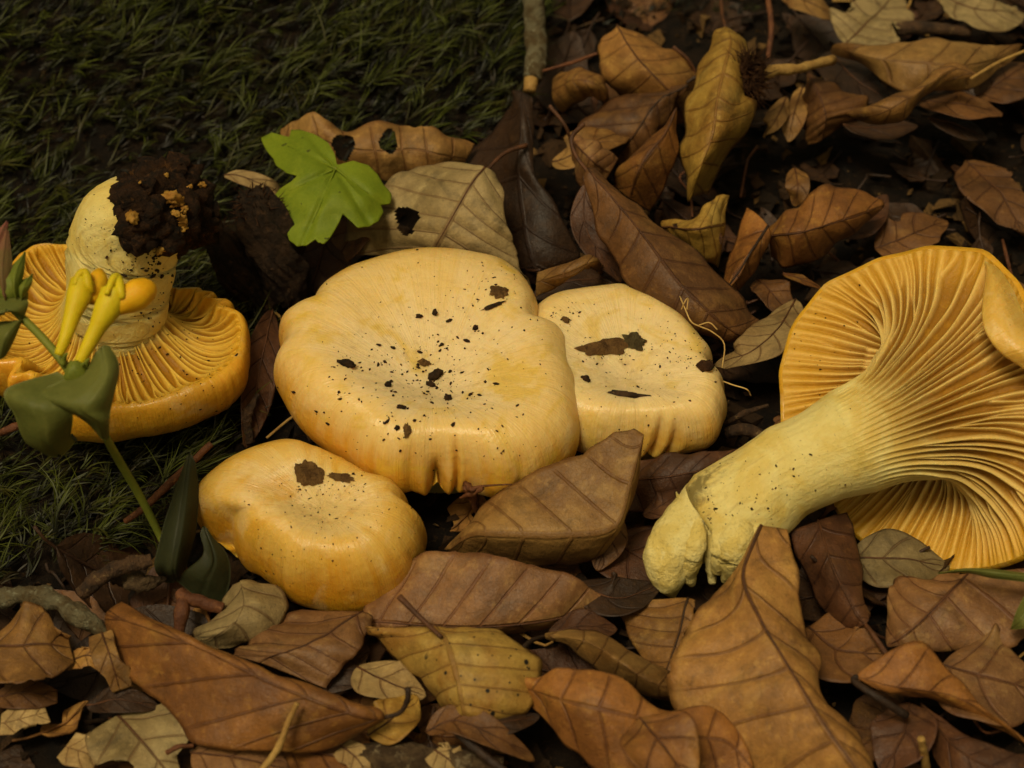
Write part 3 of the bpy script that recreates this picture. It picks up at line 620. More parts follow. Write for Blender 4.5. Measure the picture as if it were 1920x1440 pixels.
# ------------------------------------------------------------------ beech leaves of the litter
LM = {
 'tan':    leaf_mat('leaf_tan',    (146, 103, 50), (112, 76, 35), (166, 128, 64), (74, 40, 18), .6),
 'brown':  leaf_mat('leaf_brown',  (108, 71, 35), (82, 53, 26), (130, 94, 48), (62, 32, 16), .6),
 'rust':   leaf_mat('leaf_rust',   (136, 88, 38), (104, 64, 27), (158, 116, 52), (62, 30, 14), .5),
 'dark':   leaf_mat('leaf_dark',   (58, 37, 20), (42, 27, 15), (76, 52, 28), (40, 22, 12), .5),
 'red':    leaf_mat('leaf_red',    (80, 49, 28), (58, 36, 21), (102, 68, 36), (48, 24, 14), .5),
 'pale':   leaf_mat('leaf_pale',   (160, 134, 86), (136, 108, 64), (174, 148, 98), (96, 62, 34), .6, .6, .55),
 'grey':   leaf_mat('leaf_grey',   (138, 118, 78), (112, 94, 57), (152, 134, 90), (92, 66, 38), .7, .6, .6),
 'yellow': leaf_mat('leaf_yellow', (158, 124, 52), (128, 92, 34), (170, 142, 70), (98, 58, 20), .7),
 'spotty': leaf_mat('leaf_spotted', (166, 132, 60), (140, 98, 38), (178, 150, 82), (104, 62, 24), .5, .55, .45, 1.0),
 'pink':   leaf_mat('leaf_pinkish', (128, 90, 53), (100, 67, 37), (152, 120, 70), (84, 46, 26), .6),
 'ochre':  leaf_mat('leaf_ochre',  (146, 110, 58), (116, 80, 37), (160, 126, 70), (88, 52, 22), .6),
}
M_PET = soft_mat('leaf_stalk', (92, 56, 30), (68, 42, 24), None, 3, .55, .35)
M_PETD = soft_mat('leaf_stalk_dark', (56, 38, 24), (40, 28, 20), None, 3, .55, .35)
LEAFN = [0]
def blade(name, P, mat, parent, nveins=None, slope=.9, corr=.045, wav=.07, thick=.016, holes=(), seed=0, rough=.042, rag=0):
    """P: nu x nv grid of the leaf's middle surface, columns run from one edge over the midrib to the other"""
    nu, nv = P.shape[:2]
    nveins = nveins or int(np.clip(round(np.linalg.norm(np.diff(P[:, nv//2], axis=0), axis=1).sum()/.62), 3, 9))
    u = np.linspace(0, 1, nu)[:, None]; v = np.linspace(-1, 1, nv)[None]
    L = np.linalg.norm(np.diff(P[:, nv//2], axis=0), axis=1).sum()
    rag = max(rag, .05)
    if rag:
        k = np.stack([u*L*1.7+0*v, np.sign(v)*2+0*u, 0*u+0*v+seed], -1); e = rag*np.clip(fbm(k, seed+40, 4)+.2, 0, 1.2)
        v2 = v*(1-e*np.abs(v)**2); idx = (v2+1)/2*(nv-1); i0 = np.clip(idx.astype(int), 0, nv-2); f = (idx-i0)[..., None]
        r = np.arange(nu)[:, None]; P = P[r, i0]*(1-f)+P[r, i0+1]*f; v = v2
    N = grid_normals(P); N = np.where((N[nu//2, nv//2]@(CAMP-P[nu//2, nv//2])) < 0, -N, N)
    ph_ = u*nveins-slope*np.abs(v)+.25
    fr = np.abs(ph_-np.floor(ph_)-.5)
    fade = sstep(0, .06, np.abs(v))*np.clip(np.minimum(u, 1-u)*8, 0, 1)
    wid = np.linalg.norm(P[:, 0]-P[:, -1], axis=-1); corr = corr*min(1.0, float(np.median(wid))/2.6); wav = wav*min(1.0, float(np.median(wid))/2.0)
    d = corr*(np.sin(math.pi*np.clip(fr*2, 0, 1)*.5)-.6)*fade
    d = d+wav*np.sin(2*math.pi*ph_*.5+seed)*np.abs(v)**3*np.clip(np.minimum(u, 1-u)*6, 0, 1)
    d = d+rough*3.0*fbm(P*.5+seed*1.37, seed, 2)+rough*.9*fbm(P*1.7+seed, seed+1, 2)
    Q = P+N*d[..., None]
    N = grid_normals(Q); N = np.where((N[nu//2, nv//2]@(CAMP-P[nu//2, nv//2])) < 0, -N, N)
    Vt, Vb = Q+N*thick*.5, Q-N*thick*.5
    F1 = grid_faces(nu, nv); keep = np.ones(len(F1), bool)
    if holes:
        x, y = proj(Q.reshape(-1, 3)); fx, fy = x[F1].mean(1), y[F1].mean(1)
        for (hx, hy, rx, ry) in holes: keep &= ((fx-hx)/rx)**2+((fy-hy)/ry)**2 > 1+.5*np.sin(3*np.arctan2(fy-hy, fx-hx)+hx)*.5
    F1 = F1[keep]; n = nu*nv
    idx = np.arange(n).reshape(nu, nv); bd = np.concatenate([idx[0, :], idx[1:, -1], idx[-1, -2::-1], idx[-2:0:-1, 0]])
    b2 = np.roll(bd, -1); side = np.stack([bd, b2, b2+n, bd+n], -1)
    F = np.concatenate([F1[:, ::-1], F1+n, side])
    A = np.stack([u+0*v, v+0*u, ph_], -1); A = np.concatenate([A.reshape(-1, 3)]*2)
    return mk(name, np.concatenate([Vt.reshape(-1, 3), Vb.reshape(-1, 3)]), F, mat, parent, attr=A), Q, N
def leaf(label, S, mat, pet=None, fold=.35, nu=52, nv=31, rib=True, ribside=1, group=None, petmat=None, petr=.05, ribr=.026, ext=0, name='beech_leaf', **k):
    """S: stations base to tip, each (left, midrib, right) as photo pixel + height; one triple alone closes the leaf to a point"""
    LEAFN[0] += 1; k.setdefault('seed', LEAFN[0])
    S = [s if hasattr(s[0], '__len__') else (s, s, s) for s in S]
    u = np.linspace(0, 1, nu)
    l, m, r = (spline([G3(s[i]) for s in S], u) for i in range(3))
    v = np.linspace(-1, 1, nv)
    quad = l[:, None]*(v*(v-1)/2)[None, :, None]+m[:, None]*(1-v*v)[None, :, None]+r[:, None]*(v*(v+1)/2)[None, :, None]
    li = np.where(v[None, :, None] < 0, m[:, None]+(m-l)[:, None]*v[None, :, None], m[:, None]+(r-m)[:, None]*v[None, :, None])
    P = quad*(1-fold)+li*fold
    return leaf_obj(label, P, mat, pet, rib, group, petmat, petr, ribr, name, **k)
def leaf_obj(label, P, mat, pet, rib, group, petmat, petr, ribr, name, **k):
    c = P.reshape(-1, 3); lo = c[np.argmin(c[:, 2])]
    rt = root(name, label, 'leaf', lo, group)
    b, Q, N = blade('blade', P, LM[mat], rt, **k)
    n = P.shape[1]//2
    if rib:
        R = Q[:, n]+N[:, n]*.012; st = slice(0, len(R)-2, 2)
        pts = R[st]; rad = np.linspace(ribr, ribr*.25, len(pts))
        tube('midrib', pts, rad, petmat or M_PET, rt, n=6, res=26, world=True)
    if pet:
        tube('stalk', pet, [petr*.85, petr, petr*1.25], petmat or M_PET, rt, n=8, res=16)
    return rt
def sleaf(label, mid, hw, mat, kl=.0, kr=.0, tilt=0., pet=None, blunt=(0., 0.), w2=None, rib=True, group=None, petmat=None, nu=40, nv=21, petr=.045, ribr=.024, name='beech_leaf', **k):
    """leaf from a midrib path, half-width in cm, edge curvatures (1/cm, + curls up) and a sideways tilt"""
    LEAFN[0] += 1; k.setdefault('seed', LEAFN[0])
    u = np.linspace(0, 1, nu); M = spline([G3(p) for p in mid], u)
    T = unit(np.gradient(M, axis=0)); Sd = unit(np.cross(T, [0, 0, 1.0])); Up = np.cross(Sd, T)
    ca, sa = math.cos(tilt), math.sin(tilt); S2 = Sd*ca+Up*sa; U2 = Up*ca-Sd*sa
    uu = blunt[0]+(1-blunt[0]-blunt[1])*u; w = np.sin(math.pi*np.clip(uu, 0, 1)**.9)**.75*hw+.02
    v = np.linspace(-1, 1, nv); P = np.zeros((nu, nv, 3))
    for j, vj in enumerate(v):
        kk = kl if vj < 0 else kr; a = np.abs(vj)*w*(1 if vj < 0 or w2 is None else w2); kk = kk if abs(kk) > 1e-3 else 1e-3
        P[:, j] = M+S2*(np.sign(vj)*np.sin(kk*a)/kk)[:, None]+U2*((1-np.cos(kk*a))/kk)[:, None]
    return leaf_obj(label, P, mat, pet, rib, group, petmat, petr, ribr, name, **k)

# --- behind the mushrooms
leaf('upper brown beech leaf with dark blotches, tip raised above the arched leaf', [(1157, 46, 3.0), ((1120, 92, 2.4), (1180, 85, 3.0), (1228, 80, 2.5)), ((1138, 150, 2.0), (1215, 130, 2.9), (1275, 106, 2.4)), ((1180, 190, 1.4), (1260, 178, 2.3), (1306, 140, 1.8)), ((1240, 232, .8), (1285, 228, 1.2), (1305, 200, 1.1))], 'tan', pet=[(1306, 140, 2.0), (1290, 112, 2.4), (1262, 88, 2.7)], nveins=6)
leaf('small brown leaf arched over a dark hollow beside the mossy stick', [((1038, 138, 1.1), (1033, 172, 1.3), (1052, 216, .5)), ((1082, 128, 2.1), (1078, 152, 2.5), (1088, 187, 1.8)), ((1125, 150, 2.2), (1125, 166, 2.4), (1122, 181, 1.9)), ((1143, 200, .9), (1143, 207, .9), (1138, 210, .7))], 'tan', rib=False, fold=0)
leaf('brown leaf with a dark midrib running up to its stalk, under the upper blotched leaf', [((1284, 152, 2.7), (1288, 155, 2.8), (1292, 164, 2.7)), ((1165, 178, 2.0), (1235, 184, 2.5), (1264, 216, 2.0)), ((1090, 236, 1.4), (1189, 252, 1.8), (1226, 280, 1.3)), ((1098, 300, .5), (1150, 302, .9), (1172, 322, .7))], 'brown', pet=[(1288, 155, 2.8), (1302, 146, 2.9), (1318, 140, 2.9)], petmat=M_PETD, nveins=6)
leaf('folded pointed rust leaf standing up between the long leaf and the pale twisted leaf', [(1268, 203, 3.3), ((1224, 262, 2.5), (1245, 256, 2.9), (1270, 275, 2.5)), ((1168, 312, 2.0), (1202, 312, 2.4), (1248, 340, 1.8)), ((1150, 348, 1.2), (1182, 372, 1.4), (1218, 396, .9))], 'rust', nveins=5, fold=.7)
leaf('long reddish-brown leaf with hooked stalk pointing down past the pale cap', [((1096, 334, 3.3), (1102, 322, 3.4), (1113, 322, 3.3)), ((1112, 425, 2.7), (1165, 388, 3.3), (1180, 374, 3.0)), ((1140, 480, 2.4), (1215, 452, 3.1), (1257, 428, 2.7)), ((1195, 548, 2.1), (1270, 527, 2.7), (1328, 493, 2.3)), ((1265, 606, 1.7), (1330, 588, 2.2), (1380, 550, 1.9)), ((1335, 636, 1.4), (1375, 622, 1.7), (1412, 588, 1.5)), ((1385, 641, 1.2), (1402, 634, 1.3), (1427, 606, 1.2))], 'brown', pet=[(1102, 322, 3.4), (1079, 290, 3.5), (1072, 258, 3.7), (1095, 232, 4.0)], nveins=8)
sleaf('narrow dark red strip added as the shaded underside of the long reddish-brown leaf', [(1098, 345, 2.6), (1096, 420, 2.0), (1128, 480, 1.7), (1165, 530, 1.2)], .38, 'red', kl=.6, kr=.8)  # added dark strip, painting in the underside shading of the long leaf
leaf('pale yellow twisted leaf with ribbed veins standing beside the hairy beech husk', [(1360, 50, 3.6), ((1336, 72, 3.2), (1370, 80, 3.8), (1403, 78, 3.2)), ((1312, 130, 3.0), (1358, 135, 3.8), (1416, 115, 3.1)), ((1297, 185, 2.8), (1345, 195, 3.7), (1392, 182, 3.2)), ((1287, 250, 2.5), (1335, 255, 3.4), (1417, 198, 2.9)), ((1281, 310, 2.0), (1315, 315, 2.8), (1372, 275, 2.3)), ((1284, 380, 1.4), (1300, 374, 1.7), (1332, 365, 1.4))], 'yellow', pet=[(1360, 50, 3.6), (1354, 25, 3.4), (1352, -10, 3.2)], nveins=9, wav=.09, fold=.1, rib=False)
leaf('crumpled yellow leaf below the pale twisted leaf', [((1242, 415, 1.6), (1240, 425, 1.5), (1246, 434, 1.4)), ((1292, 400, 2.3), (1295, 430, 2.5), (1290, 464, 1.6)), ((1340, 364, 2.6), (1335, 425, 2.5), (1326, 490, 1.3)), ((1366, 366, 2.3), (1361, 420, 2.0), (1350, 508, .9))], 'yellow', wav=.13, rough=.08, nveins=5, holes=[(1266, 424, 5, 6), (1352, 448, 5, 9)])
leaf('small pinkish-brown leaf behind the hooked stalk', [((1075, 250, 2.5), (1072, 262, 2.5), (1071, 285, 2.0)), ((1122, 268, 2.6), (1108, 300, 2.6), (1080, 340, 1.7)), ((1159, 298, 2.0), (1140, 325, 2.0), (1100, 402, 1.0))], 'pink', nveins=5)
sleaf('pale olive leaf lying behind the two stalked leaves', [(1032, 300, 1.6), (1075, 290, 1.8), (1130, 262, 1.8), (1180, 250, 1.4)], .65, 'ochre', kl=.3, kr=.3, pet=[(1075, 290, 1.8), (1062, 240, 2.6), (1030, 198, 3.0)])
leaf('orange leaf with black branching veins below the husk', [((1400, 390, 2.0), (1440, 424, 2.2), (1444, 450, 1.9)), ((1372, 465, 1.6), (1405, 472, 2.2), (1427, 497, 1.6)), ((1352, 530, 1.1), (1370, 532, 1.6), (1397, 538, 1.1)), (1352, 566, .9)], 'rust', petmat=M_PETD, nveins=4, ribr=.04)
leaf('rust and yellow leaf with curled tip lying on dark litter', [((1446, 425, 1.6), (1442, 442, 1.7), (1448, 480, .9)), ((1492, 388, 2.1), (1500, 436, 2.2), (1485, 501, 1.0)), ((1562, 349, 2.3), (1570, 416, 2.2), (1560, 460, 1.3)), ((1645, 377, 1.9), (1655, 385, 1.9), (1622, 412, 1.6))], 'rust', nveins=6, wav=.1)
leaf('tall dark brown leaf standing behind the veined grey leaf', [((960, 170, 3.2), (978, 172, 3.3), (1000, 186, 3.2)), ((957, 210, 2.7), (980, 230, 3.1), (994, 240, 2.9)), ((915, 255, 2.0), (975, 290, 2.6), (1003, 320, 2.4)), ((850, 305, 1.1), (975, 350, 2.0), (1030, 365, 2.0)), ((850, 380, .7), (985, 430, 1.5), (1060, 420, 1.6)), ((900, 480, .4), (1000, 490, 1.0), (1092, 478, 1.0)), ((950, 530, .3), (1020, 530, .4), (1060, 505, .5))], 'dark', rib=False, nveins=5, wav=.08)
leaf('pale grey veined leaf with a hole, leaning behind the largest cap', [((898, 320, 2.9), (910, 322, 3.0), (918, 332, 2.9)), ((790, 306, 2.7), (880, 357, 3.0), (941, 402, 2.6)), ((715, 335, 2.4), (850, 402, 2.7), (962, 452, 2.1)), ((660, 400, 1.8), (825, 447, 2.2), (982, 502, 1.5)), ((632, 478, .9), (800, 492, 1.3), (1000, 548, .7))], 'grey', pet=[(910, 322, 3.0), (945, 288, 3.0), (987, 272, 2.9)], holes=[(763, 412, 22, 27)], nveins=6, nu=84, nv=61, corr=.05)
leaf('wavy-edged tan leaf with two eaten holes against the moss', [((522, 238, 2.0), (525, 265, 1.8), (545, 300, 1.4)), ((575, 214, 2.8), (590, 262, 2.5), (600, 330, 1.4)), ((640, 226, 2.8), (650, 280, 2.5), (660, 350, 1.3)), ((700, 220, 2.8), (715, 285, 2.5), (720, 350, 1.3)), ((765, 212, 2.8), (775, 280, 2.5), (780, 350, 1.3)), ((820, 242, 2.5), (825, 290, 2.2), (820, 340, 1.3)), ((888, 270, 1.9), (870, 295, 1.7), (860, 320, 1.3))], 'ochre', holes=[(644, 275, 21, 25), (728, 266, 17, 23)], nu=110, nv=45, nveins=7, slope=.1, wav=.16, rag=.16, rough=.07, rib=False, fold=0)
sleaf('small pale curled leaf tip poking out from under the green lobed leaf', [(422, 331, 1.8), (452, 336, 1.9), (500, 358, 1.7), (545, 385, 1.1)], .30, 'pale', kl=.9, kr=.6, blunt=(0, .3))
sleaf('brown leaf under the green palmate leaf', [(695, 402, 1.6), (658, 440, 1.4), (615, 500, .8)], .55, 'brown', kr=.4)
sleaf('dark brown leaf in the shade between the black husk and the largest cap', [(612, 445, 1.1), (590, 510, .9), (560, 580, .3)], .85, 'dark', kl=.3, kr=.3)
sleaf('dark red leaf on edge between the largest cap and the upturned mushroom', [(512, 580, 1.2), (492, 660, 1.3), (478, 760, .9), (462, 840, .4)], .42, 'red', kl=.8, kr=.5, tilt=.7)
leaf('curled pale strip of leaf behind the gap between the two caps', [((1008, 510, 2.1), (1005, 530, 1.9), (1005, 556, 1.5)), ((1060, 497, 2.4), (1060, 512, 2.4), (1050, 531, 1.9)), ((1100, 483, 2.5), (1112, 490, 2.5), (1095, 501, 2.2)), ((1125, 482, 2.1), (1136, 500, 1.7), (1130, 520, 1.1))], 'ochre', rib=False)
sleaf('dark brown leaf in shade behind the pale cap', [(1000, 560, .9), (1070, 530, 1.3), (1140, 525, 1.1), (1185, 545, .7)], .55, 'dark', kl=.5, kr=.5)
sleaf('pale grey-brown curved leaf between the pale cap and the lying cap', [(1492, 556, 1.1), (1455, 628, 1.5), (1405, 672, 1.5), (1342, 690, 1.0)], .62, 'pale', kl=.7, kr=.2, tilt=-.1)
leaf('dark red-brown leaf below the pale cap, against the lying stem', [((1190, 860, 1.2), (1172, 900, .9), (1166, 958, .5)), ((1255, 843, 1.5), (1245, 895, 1.3), (1240, 962, .5)), ((1330, 848, 1.5), (1325, 880, 1.4), (1330, 932, .6)), ((1430, 836, 1.1), (1425, 845, 1.1), (1412, 872, .8))], 'red', wav=.08, nveins=6)
sleaf('small reddish leaf tip against the stem foot', [(1205, 965, .9), (1248, 942, 1.2), (1280, 922, 1.0)], .34, 'red', kl=.4)

# --- in front of the mushrooms
leaf('broad ochre leaf folded along its middle, leaning on the rim of the largest cap', [((1188, 802, 3.0), (1208, 815, 3.0), (1205, 830, 2.8)), ((1140, 815, 2.9), (1182, 900, 2.5), (1188, 906, 2.2)), ((1085, 852, 2.5), (1152, 988, 1.9), (1152, 1000, 1.4)), ((1010, 888, 2.1), (1050, 1002, 1.8), (1090, 1052, .7)), ((940, 925, 1.7), (950, 1000, 1.7), (1000, 1060, .6)), ((890, 975, 1.2), (890, 1000, 1.4), (900, 1048, .5)), ((833, 1030, .7), (840, 1032, .7), (846, 1040, .5))], 'ochre', fold=.85, rib=False, nveins=7, wav=.04)
leaf('pinkish-brown leaf with strong slanting veins and wavy edge beside the golden cap', [(1144, 1127, .9), ((1060, 1156, .4), (1065, 1150, .9), (1088, 1086, 1.4)), ((960, 1182, .3), (965, 1170, 1.0), (1028, 1058, 1.7)), ((880, 1192, .3), (880, 1178, 1.0), (945, 1046, 1.8)), ((800, 1188, .3), (800, 1174, .9), (862, 1028, 1.7)), ((740, 1180, .3), (735, 1168, .8), (780, 1045, 1.3)), ((688, 1174, .4), (685, 1168, .5), (700, 1110, .7))], 'pink', nveins=7, slope=-.5, wav=.09, corr=.07, fold=.4)
leaf('yellow-ochre leaf dotted with small black holes, rolled along one side', [((682, 1180, 1.2), (815, 1172, 1.7), (900, 1178, 1.5)), ((700, 1200, .9), (838, 1205, 1.95), (957, 1195, 1.6)), ((755, 1250, .7), (852, 1250, 1.95), (1002, 1238, 1.5)), ((800, 1290, .6), (862, 1295, 1.8), (1014, 1275, 1.4)), ((845, 1328, .6), (872, 1335, 1.5), (992, 1332, 1.2)), ((866, 1347, .7), (885, 1356, 1.1), (962, 1352, 1.0))], 'spotty', pet=[(828, 1195, 1.98), (790, 1160, 2.0), (748, 1118, 2.2)], nveins=6, wav=.06, fold=.25, rib=False)
leaf('pale rolled-up leaf with a dark hooked stalk resting on the spotted leaf', [(1018, 1192, .9), ((1075, 1180, 1.1), (1085, 1196, 1.7), (1060, 1216, 1.0)), ((1135, 1188, 1.2), (1130, 1216, 1.9), (1100, 1250, 1.0)), ((1180, 1222, 1.2), (1170, 1246, 1.9), (1150, 1277, .9)), ((1225, 1255, 1.0), (1215, 1276, 1.6), (1200, 1299, .8)), ((1260, 1275, .8), (1264, 1295, 1.1), (1262, 1314, .7))], 'ochre', pet=[(1020, 1193, .95), (990, 1206, 1.5), (960, 1243, 1.8)], petmat=M_PETD, rib=False, fold=0, slope=.3)
sleaf('brown leaf rim behind the rolled-up leaf', [(1028, 1188, .8), (1090, 1172, 1.1), (1158, 1178, .9)], .42, 'red', kl=.5)
leaf('large wavy rust-brown leaf overlapping the spotted leaf', [((958, 1275, 1.5), (985, 1290, 1.5), (1000, 1330, 1.2)), ((1040, 1266, 1.9), (1050, 1310, 1.95), (1060, 1385, 1.2)), ((1110, 1258, 2.2), (1130, 1330, 2.15), (1110, 1440, 1.1)), ((1180, 1295, 2.1), (1210, 1350, 2.0), (1190, 1470, 1.0)), ((1260, 1325, 1.9), (1290, 1380, 1.8), (1280, 1480, .9)), ((1345, 1326, 1.8), (1360, 1390, 1.6), (1350, 1490, .8)), ((1387, 1375, 1.6), (1412, 1440, 1.3), (1400, 1500, .8))], 'rust', nveins=7, wav=.10, slope=.6, rib=False)
sleaf('rust leaf curling over the middle of the large wavy leaf', [(1200, 1352, 2.15), (1240, 1395, 2.3), (1300, 1470, 2.1)], .75, 'rust', kl=.4, kr=.3, wav=.08)
leaf('big tan leaf with bold midrib, propped against the lying stem', [((1424, 1000, 2.5), (1428, 988, 2.7), (1478, 996, 2.6)), ((1365, 1095, 2.1), (1394, 1080, 2.65), (1494, 1060, 2.5)), ((1305, 1155, 1.9), (1425, 1160, 2.65), (1509, 1160, 2.3)), ((1268, 1210, 1.8), (1468, 1230, 2.55), (1537, 1225, 2.1)), ((1249, 1262, 1.7), (1511, 1303, 2.45), (1547, 1300, 2.0)), ((1268, 1330, 1.3), (1555, 1372, 2.25), (1594, 1370, 1.8)), ((1370, 1440, .9), (1605, 1440, 2.0), (1634, 1440, 1.5)), ((1480, 1520, .7), (1650, 1510, 1.6), (1670, 1510, 1.3))], 'tan', nveins=7, slope=1.3, fold=.6, wav=.05, corr=.05, ribr=.036, nu=70, nv=45)
leaf('dark reddish folded leaf behind the big tan leaf', [((1478, 995, 1.5), (1535, 972, 1.7), (1587, 962, 1.3)), ((1505, 1080, 1.1), (1560, 1060, 1.9), (1610, 1030, 1.5)), ((1550, 1150, .8), (1600, 1140, 1.5), (1618, 1100, 1.4)), ((1614, 1172, 1.2), (1622, 1170, 1.3), (1626, 1165, 1.3))], 'red', pet=[(1622, 1170, 1.3), (1640, 1194, 1.4), (1662, 1227, 1.2)], nveins=5)
leaf('flat torn brown leaf with parallel veins below the lying cap', [((1800, 1066, 1.3), (1815, 1070, 1.5), (1960, 1062, 1.5)), ((1740, 1071, 1.3), (1775, 1115, 1.5), (1950, 1200, 1.2)), ((1690, 1079, 1.2), (1735, 1155, 1.4), (1850, 1224, .9)), ((1661, 1088, 1.1), (1695, 1190, 1.2), (1765, 1232, .8)), ((1659, 1150, .9), (1662, 1212, .9), (1695, 1208, .9))], 'pink', nveins=5, slope=1.0, corr=.06, rag=.12)
sleaf('pale grey leaf under the lower rim of the lying cap', [(1592, 1052, .6), (1670, 1050, .8), (1780, 1064, .6)], .75, 'grey', kl=.2)
leaf('rust leaf with dark hooked stalk, its edge curling into a long dark fold', [(1605, 1268, 1.7), ((1675, 1216, 2.1), (1665, 1286, 1.9), (1660, 1303, 1.6)), ((1735, 1208, 2.1), (1730, 1296, 1.9), (1730, 1310, 1.4)), ((1780, 1260, 1.8), (1790, 1307, 1.7), (1800, 1332, 1.2)), ((1832, 1315, 1.4), (1870, 1346, 1.4), (1880, 1372, 1.0)), ((1930, 1390, 1.1), (1936, 1400, 1.1), (1936, 1412, 1.0))], 'rust', pet=[(1607, 1268, 1.7), (1602, 1278, 1.7), (1640, 1304, 1.8), (1700, 1342, 1.4)], petmat=M_PETD, petr=.07, nveins=5, rib=False)
sleaf('pale brown leaf with forked veins behind the rust leaf', [(1765, 1245, 1.0), (1850, 1268, 1.2), (1960, 1300, .9)], 1.25, 'pink', kl=.15, kr=.1)
leaf('reddish leaf lying under the long dark fold of the rust leaf', [((1725, 1312, 1.0), (1720, 1330, .9), (1730, 1372, .5)), ((1800, 1365, 1.4), (1790, 1400, 1.4), (1770, 1452, .9)), ((1870, 1405, 1.4), (1860, 1440, 1.4), (1850, 1492, .9)), ((1940, 1425, 1.2), (1940, 1460, 1.2), (1940, 1500, .9))], 'red', nveins=5)
sleaf('dark red leaf standing behind the small twig peg', [(1705, 1318, 1.0), (1692, 1380, 1.1), (1655, 1450, .8)], .65, 'red', kl=.3, kr=.4, tilt=-.3)
sleaf('brown leaf half hidden beneath the big tan leaf', [(1515, 1168, 1.0), (1580, 1212, 1.2), (1664, 1228, 1.1)], 1.0, 'brown', kl=.2, kr=.2, blunt=(.15, 0))
leaf('brown leaf with dark midrib squeezed between the stem foot and the big tan leaf', [((1195, 1122, .9), (1290, 1120, 1.2), (1302, 1130, 1.2)), ((1158, 1150, .7), (1272, 1190, 1.1), (1292, 1170, 1.1)), ((1200, 1232, .6), (1247, 1263, .9), (1262, 1260, .9))], 'tan', petmat=M_PETD, nveins=5)
sleaf('dark leaf edge curving beneath the stem foot', [(1080, 1092, .9), (1150, 1116, 1.1), (1240, 1094, .9)], .5, 'dark', kl=.7, kr=.2)
sleaf('small brown flap of leaf beside the torn stem foot', [(1162, 958, 1.0), (1140, 1010, 1.1), (1120, 1070, .7)], .38, 'brown', kl=.8, tilt=.3)
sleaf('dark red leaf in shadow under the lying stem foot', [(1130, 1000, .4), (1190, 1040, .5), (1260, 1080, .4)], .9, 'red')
leaf('large smooth rust-brown leaf ending in a curved dark stalk', [((206, 1188, 1.0), (199, 1152, 1.4), (229, 1134, 1.3)), ((241, 1257, .9), (300, 1186, 2.0), (326, 1181, 1.8)), ((301, 1325, .9), (410, 1233, 2.2), (426, 1221, 1.9)), ((358, 1390, 1.0), (510, 1281, 2.2), (521, 1267, 1.9)), ((440, 1412, 1.1), (590, 1313, 2.1), (601, 1299, 1.8)), ((530, 1418, 1.1), (655, 1337, 1.9), (666, 1324, 1.7)), ((640, 1392, 1.1), (700, 1346, 1.7), (706, 1334, 1.6)), (719, 1346, 1.5)], 'rust', pet=[(719, 1346, 1.5), (750, 1336, 1.7), (764, 1312, 2.0), (765, 1290, 2.2)], petmat=M_PETD, nveins=6, slope=-1.0, corr=.035, wav=.03, fold=.3, rib=False, nu=70, nv=41)
leaf('pale green-grey withered leaf below the golden cap', [((428, 1090, .8), (450, 1080, 1.0), (478, 1085, .8)), ((395, 1140, .7), (455, 1130, 1.3), (535, 1140, .7)), ((365, 1185, .6), (425, 1180, 1.2), (490, 1188, .6)), ((356, 1197, .5), (370, 1205, .6), (420, 1216, .5))], 'grey', wav=.1, rough=.07, rib=False)
leaf('pinkish-tan leaf under the front of the golden cap', [((560, 1138, .7), (680, 1150, 1.0), (692, 1160, .9)), ((500, 1172, .7), (600, 1195, 1.2), (677, 1211, 1.0)), ((455, 1205, .7), (530, 1222, 1.2), (642, 1250, .9)), ((435, 1226, .6), (482, 1242, .9), (614, 1292, .7))], 'pink', nveins=5)
sleaf('small pale veined leaf scrap between the rust-brown leaf and the spotted leaf', [(668, 1248, .7), (722, 1272, 1.0), (800, 1302, .8)], .55, 'pale', kl=.3, kr=.4, rag=.15)
sleaf('pale crumpled leaf scrap beneath the curved dark stalk', [(690, 1378, .9), (735, 1345, 1.1), (780, 1305, .8)], .5, 'yellow', kl=.5, kr=.6, wav=.12)
sleaf('ragged tan leaf with torn edges below the lichen stick', [(-25, 1220, 1.1), (30, 1212, 1.4), (85, 1205, 1.4), (134, 1212, 1.1)], 1.0, 'tan', rag=.75, nu=80, nv=31, kl=.2, kr=.15, blunt=(.25, .1))
sleaf('narrow torn tan leaf strip hanging beside the rust-brown leaf', [(192, 1192, 1.2), (207, 1235, 1.3), (224, 1292, .8)], .32, 'ochre', rag=.5, kl=.6, blunt=(.2, .25))
sleaf('torn brown scrap joining the ragged tan leaf', [(128, 1235, 1.0), (165, 1228, 1.2), (205, 1250, 1.0)], .28, 'tan', rag=.5, blunt=(.2, .2))
sleaf('flat pale bark-like leaf scrap below the ragged tan leaf', [(2, 1358, .5), (45, 1350, .6), (88, 1340, .5)], .30, 'pale', rag=.5, blunt=(.25, .25), rib=False)
sleaf('dull brown broken leaf in front of the rust-brown leaf', [(222, 1345, .5), (272, 1395, .7), (322, 1460, .5)], .95, 'grey', rag=.5, blunt=(.2, .1))
sleaf('small squarish pale leaf scrap beside the dull broken leaf', [(122, 1398, .5), (152, 1408, .6), (184, 1418, .5)], .36, 'pale', rag=.3, blunt=(.3, .3), rib=False)
sleaf('brown leaf peeping out below the rust-brown leaf', [(362, 1418, .6), (450, 1428, .8), (540, 1448, .6)], .75, 'pink', kl=.3)
sleaf('rust leaf under the tip of the rust-brown leaf', [(530, 1408, .6), (620, 1418, .8), (730, 1440, .6)], .8, 'rust', kl=.2, kr=.2)
sleaf('dark rotten leaf between the spotted leaf and the pinkish-tan leaf', [(612, 1300, .5), (645, 1255, .6), (690, 1215, .5)], .55, 'dark', rag=.4)
sleaf('brown strip of leaf curling above the thick grey stick', [(798, 1372, 1.1), (850, 1350, 1.4), (920, 1376, 1.4), (1005, 1425, .9)], .36, 'brown', kl=1.2, kr=.9)
